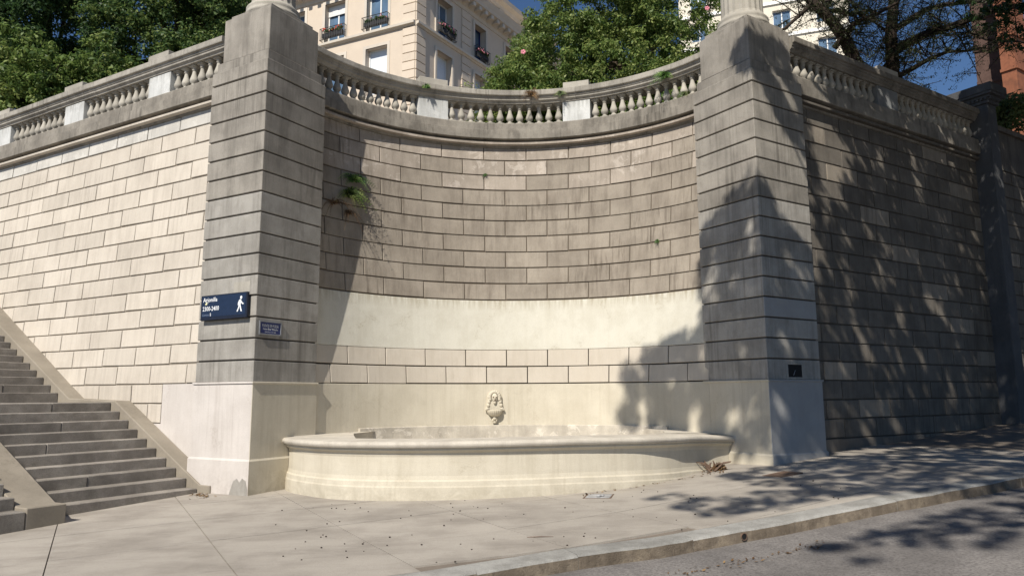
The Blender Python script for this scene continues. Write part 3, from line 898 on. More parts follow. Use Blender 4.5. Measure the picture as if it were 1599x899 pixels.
# ------------------------------------------------------------------ fountain basin
FOOT = [(-3.80, 12.55), (-3.62, 12.20), (-3.30, 11.80), (-2.68, 11.27), (-1.87, 10.97), (-.93, 10.87), (0, 10.90), (.92, 11.03), (1.85, 11.33), (2.42, 11.70), (2.86, 12.15), (3.32, 12.66), (3.70, 13.00), (3.90, 13.14)]
def catmull(P, n):
    P = [Vector(p) for p in P]; out = []
    for i in range(len(P) - 1):
        p0 = P[max(i - 1, 0)]; p1 = P[i]; p2 = P[i + 1]; p3 = P[min(i + 2, len(P) - 1)]
        for j in range(n):
            t = j / n
            out.append(0.5 * ((2 * p1) + (p2 - p0) * t + (2 * p0 - 5 * p1 + 4 * p2 - p3) * t * t + (3 * p1 - p0 - 3 * p2 + p3) * t ** 3))
    out.append(P[-1]); return out
FC = catmull(FOOT, 5)
def normals(line):
    out = []
    for i in range(len(line)):
        t = (line[min(i + 1, len(line) - 1)] - line[max(i - 1, 0)]).normalized()
        out.append(Vector((t.y, -t.x)))
    return out
FN = normals(FC)
LIPX = [(-3.9, -.757), (-1.87, -.742), (-.93, -.736), (-.15, -.726), (.92, -.712), (1.9, -.717), (2.9, -.745), (3.86, -.81)]
def lip(x): return float(np.interp(x, [a for a, b in LIPX], [b for a, b in LIPX]))
fb = thing('fountain', 'cream painted curved fountain basin bulging onto the pavement below the niche', 'fountain', (0, 12.4, -1.45))
def stations(line, nrm):
    return [(lambda p, a=a, n=n: (a.x + n.x * p[0], a.y + n.y * p[0], p[1] + lip(a.x))) for a, n in zip(line, nrm)]
ST = stations(FC, FN)
# wall profile: outward from the foot line, height relative to the lip's underside
m = MB()
m.sweep([(.02, -.002), (.025, -.03), (.0, -.05), (-.035, -.075), (-.05, -.13), (-.05, -.22), (-.045, -.40), (-.034, -.455), (-.018, -.478), (-.014, -.51), (-.010, -.54), (.0, -.562), (.002, -.60), (.012, -1.3), (-.3, -1.3), (-.3, -.002)], ST)
m.build('basin_wall', M['cream'], fb)
m = MB()
m.sweep([(-.06, .0), (.05, .0), (.066, .012), (.078, .035), (.08, .055), (.07, .078), (.045, .092), (.0, .098), (-.12, .104), (-.48, .112), (-.50, .10), (-.50, -.35), (-.30, -.35), (-.30, .0)], ST)
rim = m.build('rim', M['rim'], fb)
for p in rim.data.polygons: p.use_smooth = False
# shelves of the rim against pillars and niche: flat pieces left and right of the opening
inner = [p - n * .45 for p, n in zip(FC, FN)]
def shelf(side):
    if side < 0:
        f = [q for q in inner if q.x < -2.35]
        pts = f + [Vector((-2.72, 12.75)), Vector((-2.85, 13.35)), Vector((-2.6, 14.3))]
        arc = [Vector(NP(a, 0, -.6)[:2]) for a in np.linspace(-40, -66, 12)]
        pts += arc + [Vector((-4.25, 12.6))]
    else:
        f = [q for q in inner if q.x > 2.30]
        arc = [Vector(NP(a, 0, -.6)[:2]) for a in np.linspace(62, 36, 12)]
        pts = f + [Vector((4.3, 13.0))] + arc + [Vector((2.5, 14.2)), Vector((2.72, 13.5)), Vector((2.62, 12.85))]
    m = MB(); n = len(pts)
    V = [(p.x, p.y, lip(p.x) + .108) for p in pts] + [(p.x, p.y, lip(p.x) - .6) for p in pts]
    m.add(V, [tuple(range(n)), tuple(range(2 * n - 1, n - 1, -1))] + [(i, (i + 1) % n, n + (i + 1) % n, n + i) for i in range(n)])
    m.build('rim_shelf', M['rim'], fb)
shelf(-1); shelf(1)
# the strip of worn plaster round the back of the basin
m = MB()
m.sweep([(.0, -.575), (.055, -.575), (.07, -.585), (.07, -1.25), (.0, -1.25)], [lambda p, a=a: NP(a, p[0], p[1]) for a in arc_stations(-46, 42, 40)])
m.build('back_wall', M['basin_in'], fb)
fl = [Vector(NP(a, 0.0, 0)[:2]) for a in np.linspace(-60, 58, 30)]
m = MB()
pts = [q for q in inner] + fl[::-1]
n = len(pts)
m.add([(p.x, p.y, -1.12) for p in pts], [tuple(range(n))])
m.build('basin_floor', M['basin_in'], fb)

# mask spout with its little shell bowl
mk = thing('mask_spout', 'small sculpted lion-haired mask with shell bowl on the niche wall above the basin', 'sculpture', NP(-7.0, 0, -.56))
maz = -7.0
def MT(x, o, z):      # local: x to the right, o out of the wall
    r = RAD(-.2)
    a = rad(maz)
    c = Vector((NC.x + r * math.sin(a), NC.y + r * math.cos(a)))
    e = Vector((math.cos(a), -math.sin(a))); nn = Vector((-math.sin(a), -math.cos(a)))
    q = c + e * x + nn * o
    return (q.x, q.y, z)
def tballs(lst, name, mat, smooth=True):
    m = MB()
    for x, o, z, r, sq in lst:
        b = MB(); b.ball((0, 0, 0), r, sq, n=10, m=8)
        m.add([MT(x + v[0], o + v[1], z + v[2]) for v in b.v], b.f)
    return m.build(name, mat, mk, smooth=smooth)
mm = M['cream']
# plate: outline of an arched shield
out = [(-.17, -.25), (-.185, -.20), (-.165, -.12), (-.15, -.02), (-.15, .06), (-.12, .12), (-.06, .165), (0, .18), (.06, .165), (.12, .12), (.15, .06), (.15, -.02), (.165, -.12), (.185, -.20), (.17, -.25)]
m = MB(); n = len(out)
m.add([MT(x, .0, z - .06) for x, z in out] + [MT(x, .045, z - .06) for x, z in out] + [MT(x * .9, .06, (z) * .93 - .06) for x, z in out],
      [tuple(range(2 * n, 3 * n))] + [(i, (i + 1) % n, n + (i + 1) % n, n + i) for i in range(n)] + [(n + i, n + (i + 1) % n, 2 * n + (i + 1) % n, 2 * n + i) for i in range(n)])
m.build('back_plate', mm, mk)
tballs([(0, .07, -.02, .075, (.85, .75, 1.15)), (0, .125, -.035, .018, (.8, 1.1, 1.6)), (-.03, .115, .0, .022, (1.1, .6, .5)), (.03, .115, .0, .022, (1.1, .6, .5)), (0, .10, -.085, .03, (1.1, .8, .7)), (0, .085, -.12, .035, (.9, .8, 1.0))], 'face', mm)
tballs([(-.028, .128, -.017, .012, (1.2, .6, .6)), (.028, .128, -.017, .012, (1.2, .6, .6)), (0, .122, -.078, .014, (1.4, .6, .8))], 'eyes_and_mouth', M['rust'])
hair = []
for i in range(11):
    a = -1.9 + 3.8 * i / 10
    hair.append((.10 * math.sin(a), .065, -.02 + .115 * math.cos(a), .034, (1, .9, 1)))
for s in (-1, 1):
    hair += [(s * .115, .06, -.11, .036, (.9, .8, 1.2)), (s * .13, .06, -.18, .036, (1, .8, 1.1)), (s * .15, .06, -.25, .034, (1.3, .8, .9)), (s * .175, .06, -.27, .024, (1.2, 1, .8))]
tballs(hair, 'hair', mm)
m = MB()
V = []; F = []; nseg = 25; prof = [(.155, -.275), (.165, -.29), (.15, -.33), (.115, -.375), (.06, -.405), (.02, -.41)]
for r, z in prof:
    for i in range(nseg):
        a = math.pi * i / (nseg - 1)
        rr = r * (1.0 if i % 2 else .95)
        V.append(MT(rr * math.cos(a), .03 + rr * math.sin(a) * .95, z))
for j in range(len(prof) - 1):
    for i in range(nseg - 1):
        F.append((j * nseg + i, j * nseg + i + 1, (j + 1) * nseg + i + 1, (j + 1) * nseg + i))
m.add(V, F)
m.add([MT(.14 * math.cos(math.pi * i / 16), .03 + .14 * math.sin(math.pi * i / 16), -.30) for i in range(17)], [tuple(range(17))])
m.build('bowl', mm, mk)
tballs([(0, .06, -.44, .04, (1.0, 1, 1.2)), (-.035, .05, -.48, .028, (.8, 1, 1.3)), (.035, .05, -.48, .028, (.8, 1, 1.3)), (0, .05, -.52, .03, (1.2, .9, 1))], 'bracket', mm)

# ------------------------------------------------------------------ staircase on the left
stt = thing('staircase', 'dark granite staircase climbing left along the cream wall', 'stairs', LF.P(1, 1.6, -1.55))
SO0, SO1 = 0.45, 2.90
RIS, TRD = 0.155, 0.2785
def step(s0, s1, z0, z1, o0, o1, parent, split=None):
    edges = [o0] + ([split] if split else []) + [o1]
    for a, b in zip(edges[:-1], edges[1:]):
        m = MB()
        j = random.uniform(-.004, .004)
        m.cbox(s0 + j, s1, a + .004, b - .004, z0, z1 + random.uniform(-.003, .003), c=.010, tf=lambda x, y, z: LF.P(x, y, z))
        m.build('step', M['step'], parent)
def flight(o0, o1, parent, s0=-1.07, z0=-1.466):
    for i in range(10):
        z = z0 + RIS * i
        s = s0 + TRD * i
        step(s, s + TRD + .12 if i < 9 else 3.20, z - .30 if i else -2.1, z, o0, o1, parent, split=(o0 + o1) / 2 + random.uniform(-.5, .5) if i in (2, 5, 7, 9) else None)
    for i in range(24):
        z = -.03 + .1514 * (i + 1)
        s = 3.18 + .272 * i
        step(s, s + .272 + .12, z - .30, z, o0, o1, parent, split=(o0 + o1) / 2 + random.uniform(-.5, .5) if i % 3 == 1 else None)
flight(SO0, SO1, stt)
def stringer(o0, o1, up0, label_part, parent, s_front, zf):
    prof = [(s_front, -2.1), (s_front, zf), (s_front + .25, zf + .0), (1.34, -.095 + up0), (2.82, -.045 + up0), (10.0, -.045 + up0 + (10.0 - 2.82) * .557), (10.0, -2.1)]
    m = MB()
    V = [LF.P(s, o0, z) for s, z in prof] + [LF.P(s, o1, z) for s, z in prof]
    n = len(prof)
    m.add(V, [tuple(range(n)), tuple(range(2 * n - 1, n - 1, -1))] + [(i, (i + 1) % n, n + (i + 1) % n, n + i) for i in range(n)])
    o = m.build('stringer', M['stringer'], parent)
    md = o.modifiers.new('bevel', 'BEVEL'); md.width = .012; md.segments = 1; md.limit_method = 'ANGLE'
stringer(-.10, SO0 - .002, .05, '', stt, -1.36, -1.41)
stringer(SO1 + .002, SO1 + .50, .09, '', stt, -1.66, -1.36)
flight(SO1 + .504, 6.2, stt, s0=-1.66, z0=-1.40)
m = MB()
m.hexa([LF.P(s, o, z) for z in (-2.2, -2.0) for s, o in ((-.8, .3), (9.5, .3), (9.5, 6.2), (-.8, 6.2))])
m.build('footing', M['step'], stt)

# ------------------------------------------------------------------ signs
def text_mesh(txt, size, name, mat, parent, T, x, z, d, bold=0.0, sx=1.0, align='LEFT'):
    cu = bpy.data.curves.new('txt', 'FONT')
    cu.body = txt; cu.size = size; cu.offset = bold; cu.resolution_u = 2
    cu.align_x = align
    ob = bpy.data.objects.new('txt', cu); COL.objects.link(ob)
    dg = bpy.context.evaluated_depsgraph_get()
    me = bpy.data.meshes.new_from_object(ob.evaluated_get(dg))
    bpy.data.objects.remove(ob)
    for v in me.vertices:
        v.co = Vector(T(x + v.co.x * sx, z + v.co.y, d))
    me.materials.clear(); me.materials.append(mat)
    me.name = name
    bm = bmesh.new(); bm.from_mesh(me); bmesh.ops.recalc_face_normals(bm, faces=bm.faces); bm.to_mesh(me); bm.free()
    return link(name, me, parent, (0, 0, 0))

sg = thing('street_sign', 'navy street name sign with white walking figure, on the left pillar', 'sign', TL(.69, -.03, 1.3))
SW, SHh = 1.135, .425
def ST_(x, z, d): return TL(1.262 - x, -d, 1.300 + z)      # x from the sign's left edge, z from its bottom, d out of the pillar
m = MB()
m.cbox(0, SW, 0, SHh, .035, .085, c=.006, tf=lambda x, y, z: ST_(x, y, z))
m.build('panel', M['navy_dark'], sg)
m = MB()
m.box(.035, SW - .03, .055, SHh - .022, .085, .088, tf=lambda x, y, z: ST_(x, y, z))
m.build('face', M['navy'], sg)
m = MB()
for x in (.25, .85):
    m.box(x, x + .05, .1, .32, 0, .04, tf=lambda x, y, z: ST_(x, y, z))
m.build('bracket', M['iron'], sg)
text_mesh('Arjonilla', .104, 'lettering', M['lettering'], sg, ST_, .062, .312, .090, bold=.001, sx=1.0)
text_mesh('2300-2400', .104, 'lettering', M['lettering'], sg, ST_, .055, .160, .090, bold=.0012, sx=.92)
text_mesh('Comuna', .05, 'lettering', M['faded_lettering'], sg, ST_, .055, .075, .090, sx=.95)
text_mesh('2', .062, 'lettering', M['lettering'], sg, ST_, .245, .073, .090, bold=.0015)
m = MB()
m.add([ST_(x, z, .090) for x, z in ((.115, .262), (.165, .262), (.165, .30), (.145, .312), (.135, .30), (.13, .285), (.115, .28))], [tuple(range(7))])
m.build('sticker', M['sticker'], sg)
# the walking figure
m = MB()
def poly(pts):
    m.add([ST_(.885 + x * .84, .105 + (z + .02) * .84, .090) for x, z in pts], [tuple(range(len(pts)))])
poly([(.135 + .03 * math.cos(a), .255 + .033 * math.sin(a)) for a in np.linspace(0, 2 * math.pi, 14, endpoint=False)])
poly([(.075, .20), (.105, .22), (.135, .215), (.145, .19), (.125, .11), (.075, .11)])
poly([(.075, .20), (.09, .212), (.075, .15), (.07, .105), (.05, .10), (.05, .155)])
poly([(.135, .205), (.15, .185), (.185, .145), (.215, .135), (.205, .115), (.17, .122), (.13, .165)])
poly([(.075, .112), (.105, .112), (.095, .07), (.055, -.02), (.02, -.02), (.06, .06)])
poly([(.098, .112), (.127, .112), (.145, .05), (.175, -.02), (.138, -.02), (.11, .05)])
m.build('walking_figure', M['lettering'], sg)

pq = thing('plaque', 'small blue enamel plaque with grey frame on the left pillar', 'sign', TL(-.01, .31, 1.02))
def PT(x, z, d): return TL(-d, .070 + x, 1.024 + z)
m = MB()
for x0, x1, z0, z1 in ((0, .475, 0, .022), (0, .475, .21, .232), (0, .022, .022, .21), (.453, .475, .022, .21)):
    m.cbox(x0, x1, z0, z1, 0, .022, c=.003, tf=lambda x, y, z: PT(x, y, z))
m.build('frame', M['plaque_frame'], pq)
m = MB(); m.box(.02, .455, .02, .212, .0, .010, tf=lambda x, y, z: PT(x, y, z))
m.build('face', M['plaque_blue'], pq)
text_mesh('FUENTE DE POESIA', .068, 'lettering', M['lettering'], pq, PT, .2375, .130, .0115, sx=.60, align='CENTER')
text_mesh('Homo Boer Minacho', .047, 'lettering', M['lettering'], pq, PT, .2375, .085, .0115, bold=.0005, sx=.80, align='CENTER')
text_mesh('intendente municipal', .030, 'lettering', M['lettering'], pq, PT, .2375, .045, .0115, sx=.95, align='CENTER')

# black wall box on the right pillar
bx = thing('wall_box', 'black broken service box set in the shaded right pillar', 'box', TR(-.01, .69, .3))
def BT(x, z, d): return TR(-d, .515 + x, .300 + z)
m = MB()
for x0, x1, z0, z1 in ((-.05, .42, -.035, 0), (-.05, .42, .215, .245), (-.05, 0, 0, .215), (.37, .42, 0, .215)):
    m.cbox(x0, x1, z0, z1, .0, .014, c=.004, tf=lambda x, y, z: BT(x, y, z))
m.build('frame', M['grey_stone'], bx)
m = MB(); m.box(.0, .37, .0, .215, .001, .006, tf=lambda x, y, z: BT(x, y, z))
m.build('cavity', M['black_hole'], bx)
m = MB()
m.tube([BT(.13, .03, .012), BT(.15, .08, .02), BT(.18, .12, .016)], [.006, .006, .004], 5)
m.build('wire', M['plaque_frame'], bx)
# ------------------------------------------------------------------ survey helpers: a sight line of the camera, and where it meets the ground
FPX = 1143.894
def ray(u, v):
    a = (u - 799.5) / FPX; b = -(v - 449.5) / FPX
    cr, sr = math.cos(ROLL), math.sin(ROLL)
    x = a * cr + b * sr; y = -a * sr + b * cr
    cp, sp = math.cos(PITCH), math.sin(PITCH)
    return Vector((x, cp - y * sp, sp + y * cp))
def at(u, v, d):
    r = ray(u, v); return r * (d / r.y)
def gpt(u, v):
    r = ray(u, v); lo, hi = 1, 60
    for _ in range(50):
        mid = (lo + hi) / 2; p = r * mid
        if p.z > G(p.x, p.y): lo = mid
        else: hi = mid
    return r * lo

# ------------------------------------------------------------------ leaves
def leaf_data(clumps, crad, per, size, aspect=0.45, up=0.35, fold=True, tint_bias=0.0, rng=RNG, spread=None, clump_tint=0.25):
    clumps = np.asarray(clumps, float); n = len(clumps)
    crad = np.broadcast_to(np.asarray(crad, float), (n,))
    N = n * per
    d = rng.normal(size=(N, 3)); d /= np.linalg.norm(d, axis=1)[:, None]
    r = rng.random(N) ** 0.45
    cr = np.repeat(crad, per)
    sc = np.array([1, 1, .72]) if spread is None else np.array(spread)
    c = np.repeat(clumps, per, axis=0) + d * (r * cr)[:, None] * sc
    nrm = d * 0.9 + rng.normal(size=(N, 3)) * 0.42; nrm[:, 2] += up
    nrm /= np.linalg.norm(nrm, axis=1)[:, None]
    ax = rng.normal(size=(N, 3)); ax[:, 2] -= 0.35
    ax -= nrm * (ax * nrm).sum(1)[:, None]; ax /= np.linalg.norm(ax, axis=1)[:, None]
    bx_ = np.cross(nrm, ax)
    L = size * (0.7 + 0.6 * rng.random(N))[:, None]; W = L * aspect
    droop = nrm * (-0.18 * L)
    v0 = c - ax * L * .5; v2 = c + ax * L * .5 + droop
    v1 = c + bx_ * W * .5 + ax * L * .05; v3 = c - bx_ * W * .5 + ax * L * .05
    V = np.stack([v0, v1, v2, v3], 1).reshape(-1, 3)
    ct = np.repeat(rng.random(n), per)
    tint = np.clip(rng.random(N) * (1 - clump_tint) + ct * clump_tint * 1.6 - .1 + tint_bias, 0, 1)
    return V, tint
def leaves_obj(name, V, tint, mat, parent=None):
    N = len(V) // 4
    me = bpy.data.meshes.new(name)
    me.vertices.add(len(V)); me.vertices.foreach_set('co', V.astype(np.float32).ravel())
    me.loops.add(4 * N); me.loops.foreach_set('vertex_index', np.arange(4 * N, dtype=np.int32))
    me.polygons.add(N); me.polygons.foreach_set('loop_start', np.arange(0, 4 * N, 4, dtype=np.int32))
    me.materials.append(mat)
    a = me.attributes.new('tint', 'FLOAT', 'FACE'); a.data.foreach_set('value', tint.astype(np.float32))
    me.update(calc_edges=True)
    me.validate()
    return link(name, me, parent, (0, 0, 0))
def blob_clumps(blobs, rng=RNG, shell=0.35):
    """blobs: (cx, cy, cz, rx, ry, rz, count)"""
    out = []
    for cx, cy, cz, rx, ry, rz, n in blobs:
        d = rng.normal(size=(n, 3)); d /= np.linalg.norm(d, axis=1)[:, None]
        r = (shell + (1 - shell) * rng.random(n)) ** 0.6
        r *= 1 + 0.16 * rng.normal(size=n)
        out.append(np.array([cx, cy, cz]) + d * r[:, None] * np.array([rx, ry, rz]))
    return np.concatenate(out)
def lumpy(blobs, lump=(.5, .95), per_lump=12, rng=RNG):
    """a crown of lumps: each blob's skin carries round lumps, each lump its own clumps of leaves"""
    out = []
    for cx, cy, cz, rx, ry, rz, n in blobs:
        k = max(5, int(n / 3.9))
        d = rng.normal(size=(k, 3)); d /= np.linalg.norm(d, axis=1)[:, None]
        c = np.array([cx, cy, cz]) + d * np.array([rx, ry, rz]) * (0.5 + 0.5 * rng.random(k) ** .6)[:, None]
        r = rng.uniform(lump[0], lump[1], k)
        e = rng.normal(size=(k, per_lump, 3)); e[:, :, 2] += .35; e /= np.linalg.norm(e, axis=2)[:, :, None]
        p = c[:, None] + e * (r[:, None] * (0.75 + 0.3 * rng.random((k, per_lump))))[:, :, None] * np.array([1, 1, .8])
        out.append(p.reshape(-1, 3))
    return np.concatenate(out)
def limbs(m, base, top, targets, r0, r1, rng=random, n=7):
    """trunk plus limbs to the targets"""
    base = Vector(base); top = Vector(top)
    pts = [base.lerp(top, t) + Vector((rng.uniform(-.08, .08), rng.uniform(-.08, .08), 0)) * (1 if 0 < t < 1 else 0) for t in (0, .3, .65, 1)]
    m.tube([pts[0] - Vector((0, 0, .4))] + pts, [r0 * 1.35, r0 * 1.15, r0, (r0 * 2 + r1) / 3, r1], 10)
    for tg in targets:
        tg = Vector(tg)
        s = base.lerp(top, rng.uniform(.6, 1.0))
        mid = s.lerp(tg, .5) + Vector((rng.uniform(-.4, .4), rng.uniform(-.4, .4), rng.uniform(.0, .5)))
        L = (tg - s).length
        rr = r1 * rng.uniform(.45, .75)
        m.tube([s, s.lerp(mid, .5) + Vector((0, 0, .1)), mid, tg.lerp(mid, .35), tg], [rr, rr * .85, rr * .65, rr * .4, rr * .15], 6)

TER = 5.55
# ------------------------------------------------------------------ terrace behind the walls
poly = [Vector(LF.P(60, LTOP - .4, 0)[:2]), Vector(LF.P(-.4, LTOP - .4, 0)[:2])]
poly += [Vector(NT(a, -.35, 0)[:2]) for a in np.linspace(-62, 58, 24)]
poly += [Vector(RF.P(-.3, -.4, 0)[:2]), Vector(RF.P(90, -.4, 0)[:2])]
poly += [Vector((160, 260)), Vector((-160, 260))]
m = MB(); n = len(poly)
m.add([(p.x, p.y, TER) for p in poly], [tuple(range(n))])
o = m.build('terrace_ground', M['earth']); o['kind'] = 'structure'

# ------------------------------------------------------------------ peach apartment building
BC = Vector((-4.98, 36.0))
class Face:
    def __init__(f, org, heading):
        f.O = Vector(org); f.e = head(heading); f.n = Vector((f.e.y, -f.e.x))
        if f.n.y > 0: f.n = -f.n
    def P(f, s, o, z):
        q = f.O + f.e * s + f.n * o
        return (q.x, q.y, z)
def wall_openings(F, s0, s1, z0, z1, ops, depth=.35, o=0.0):
    m = MB()
    S = sorted(set([s0, s1] + [a for q in ops for a in q[:2]])); Zs = sorted(set([z0, z1] + [a for q in ops for a in q[2:4]]))
    for i in range(len(S) - 1):
        for j in range(len(Zs) - 1):
            cs, cz = (S[i] + S[i + 1]) / 2, (Zs[j] + Zs[j + 1]) / 2
            if any(a < cs < b and c < cz < d for a, b, c, d in ops): continue
            m.add([F.P(S[i], o, Zs[j]), F.P(S[i + 1], o, Zs[j]), F.P(S[i + 1], o, Zs[j + 1]), F.P(S[i], o, Zs[j + 1])], [(0, 1, 2, 3)])
    for a, b, c, d in ops:
        q = [(a, c), (b, c), (b, d), (a, d)]
        for k in range(4):
            p1, p2 = q[k], q[(k + 1) % 4]
            m.add([F.P(p1[0], o, p1[1]), F.P(p2[0], o, p2[1]), F.P(p2[0], o - depth, p2[1]), F.P(p1[0], o - depth, p1[1])], [(0, 1, 2, 3)])
    return m
def fbox(m, F, s0, s1, o0, o1, z0, z1, c=0):
    if c: m.cbox(s0, s1, o0, o1, z0, z1, c=c, tf=F.P)
    else: m.box(s0, s1, o0, o1, z0, z1, tf=F.P)
def window(F, parent, a, b, c, d, depth=.35, mull=True, shut=0.0, pane='glass', blue=False):
    w = .07
    m = MB(); o0, o1 = -depth - .03, -depth + .06
    fm = M['white'] if not blue else M['plaque_blue']
    for x0, x1, z0, z1 in ((a, a + w, c, d), (b - w, b, c, d), (a + w, b - w, c, c + w), (a + w, b - w, d - w, d)) + (((a + b) / 2 - w * .6, (a + b) / 2 + w * .6, c + w, d - w),) * (1 if mull else 0):
        fbox(m, F, x0, x1, o0, o1, z0, z1)
    wo = m.build('window', fm, parent)
    m = MB(); fbox(m, F, a + .03, b - .03, -depth - .02, -depth + .01, c + .03, d - .03)
    m.build('pane', M[pane], wo)
    if shut > 0:
        m = MB()
        k = int(shut / .06)
        for i in range(k):
            fbox(m, F, a + .01, b - .01, -depth + .07, -depth + .105, d - shut + i * .06, d - shut + i * .06 + .052)
        m.build('roller_shutter', M['white'], wo)
    return wo
def trim(F, parent, a, b, c, d, w=.16, o=.05, name='window_surround'):
    m = MB()
    for x0, x1, z0, z1 in ((a - w, a, c - w, d + w), (b, b + w, c - w, d + w), (a, b, d, d + w), (a, b, c - w, c)):
        fbox(m, F, x0, x1, -.05, o, z0, z1)
    m.build(name, M['peach_trim'], parent)
def guard(F, parent, a, b, z0, z1, out=.28):
    m = MB()
    n = int((b - a) / .11)
    for i in range(n + 1):
        x = a + (b - a) * i / n
        m.tube([F.P(x, out, z0), F.P(x, out, z1)], [.012, .012], 4)
    for x in (a, b):
        for k in range(3):
            m.tube([F.P(x, out * k / 3, z0), F.P(x, out * k / 3, z1)], [.012, .012], 4)
    for z in (z0, z1):
        m.tube([F.P(a, 0, z), F.P(a, out, z), F.P(b, out, z), F.P(b, 0, z)], [.02] * 4, 4)
    m.build('window_guard', M['iron'], parent)
def flower_box(F, a, b, z, red, label):
    t = thing('flower_box', label, 'flower box', F.P((a + b) / 2, .2, z), 'flower boxes on the window guards')
    m = MB(); fbox(m, F, a + .1, b - .1, .06, .25, z, z + .25, c=.01)
    m.build('box', M['iron'], t)
    cl = [F.P(random.uniform(a + .1, b - .1), random.uniform(.08, .28), z + random.uniform(.25, .42)) for _ in range(26)]
    V, ti = leaf_data(cl, .13, 40, .075, aspect=.7)
    leaves_obj('foliage', V, ti, M['leaf_dark'], t)
    m = MB()
    for _ in range(26 if red else 5):
        p = F.P(random.uniform(a + .08, b - .08), random.uniform(.12, .34), z + random.uniform(.28, .5))
        m.ball(p, random.uniform(.035, .06), n=6, m=4)
    m.build('flowers', M['petal_red'] if red == 1 else M['petal'], t)

ap = thing('apartment_building', 'peach rendered apartment house with flower boxes and bracketed cornice behind the niche', 'building', (BC.x, BC.y, TER))
FL = Face(BC, rad(-65)); FR = Face(BC, rad(32.4))
opsL = []
for c0 in (1.75, 4.6, 7.45, 10.3, 13.15):
    for z0, z1 in ((19.55, 21.85), (15.9, 18.58), (12.3, 14.9), (8.7, 11.3)):
        opsL.append((c0, c0 + 1.4, z0, z1))
opsR = []
for c0, c1 in ((1.76, 3.12), (5.3, 6.45), (8.6, 9.9), (12.4, 13.7), (16, 17.3)):
    for z0, z1 in ((19.55, 21.75), (15.9, 18.65), (12.3, 14.9), (8.7, 11.3)):
        opsR.append((c0, c1, z0, z1))
wall_openings(FL, 0, 16, TER - .5, 22.4, opsL, .4).build('wall', M['peach'], ap)
wall_openings(FR, 0, 20, TER - .5, 22.4, opsR, .45).build('wall', M['peach'], ap)
m = MB()
cA = FL.P(16, 0, 0); cB = FR.P(20, 0, 0); cC = (cA[0] + cB[0] - BC.x, cA[1] + cB[1] - BC.y)
m.add([(cA[0], cA[1], TER), (cC[0], cC[1], TER), (cB[0], cB[1], TER), (cA[0], cA[1], 22.4), (cC[0], cC[1], 22.4), (cB[0], cB[1], 22.4), (BC.x, BC.y, 22.4)],
      [(0, 1, 4, 3), (1, 2, 5, 4), (3, 4, 5, 6)])
m.build('rear_wall', M['peach'], ap)
for i, (a, b, c, d) in enumerate(opsL):
    top = c > 19; r2 = 15 < c < 17
    window(FL, ap, a, b, c, d, depth=.38, shut=(.62 if (top and i == 4) else 0), pane='glass' if top else ('sky_pane' if r2 and a < 3 else 'glass'), mull=not (r2 and a < 3))
    trim(FL, ap, a, b, c, d, w=.17, o=.03)
    if top: guard(FL, ap, a - .12, b + .12, 19.62, 20.28)
for i, (a, b, c, d) in enumerate(opsR):
    top = c > 19
    window(FR, ap, a, b, c, d, depth=.43, pane='glass' if top else 'sky_pane', mull=top, blue=(top and a > 5))
    trim(FR, ap, a, b, c, d, w=.16, o=.07)
    if top: guard(FR, ap, a - .08, b + .12, 19.62, 20.3)
flower_box(FL, 1.6, 3.25, 19.75, 0, 'flower box of green plants on the second window guard of the peach building')
flower_box(FL, 4.5, 6.1, 19.75, 1, 'flower box of red blooms on the peach building nearest the left column')
flower_box(FR, 1.65, 3.25, 19.75, 2, 'flower box of greenery and pink blooms right of the peach building corner')
flower_box(FR, 5.2, 6.55, 19.75, 2, 'flower box of pink blooms under the blue framed window')
# ledges, cornices, quoins
def run(F, prof, s0, s1, name, mat, parent):
    m = MB(); m.sweep(prof, [lambda p, q=q: F.P(q, p[0], p[1]) for q in (s0, s1)])
    return m.build(name, mat, parent)
LEDGE = [(-.1, 19.27), (.06, 19.27), (.10, 19.33), (.20, 19.36), (.21, 19.49), (-.1, 19.52)]
CORN = [(-.2, 22.1), (.05, 22.1), (.08, 22.3), (.2, 22.42), (.25, 22.5), (.62, 22.62), (.66, 22.8), (.74, 22.95), (.8, 23.1), (-.2, 23.2)]
for F, s1, nm in ((FL, 16, 'l'), (FR, 20, 'r')):
    run(F, LEDGE, -.0 if nm == 'l' else .0, s1, 'ledge', M['peach_trim'], ap)
    run(F, [(-.1, 11.7), (.2, 11.75), (.2, 11.95), (-.1, 12)], 0, s1, 'ledge', M['peach_trim'], ap)
    cn = run(F, CORN, -.35, s1, 'cornice', M['peach_trim'], ap)
    n = int(s1 / .62)
    for i in range(n):
        m = MB(); a = .1 + i * .62
        fbox(m, F, a, a + .26, .05, .58, 22.34, 22.60, c=.03)
        m.build('modillion', M['peach_trim'], cn)
for F, sg_ in ((FL, 'l'), (FR, 'r')):
    for a, b in ((0.0, .78),) + (((4.02, 4.87), (10.6, 11.4)) if sg_ == 'r' else ((16 - .8, 16),)):
        for z0, z1 in ((19.54, 22.08), (12.05, 19.25), (TER, 11.65)):
            nq = int((z1 - z0) / .46)
            hq = (z1 - z0) / nq
            for k in range(nq):
                m = MB(); fbox(m, F, a + .004, b, -.02, .045 if sg_ == 'l' else .07, z0 + k * hq + .018, z0 + (k + 1) * hq - .018, c=.012)
                m.build('quoin', M['peach'], ap)
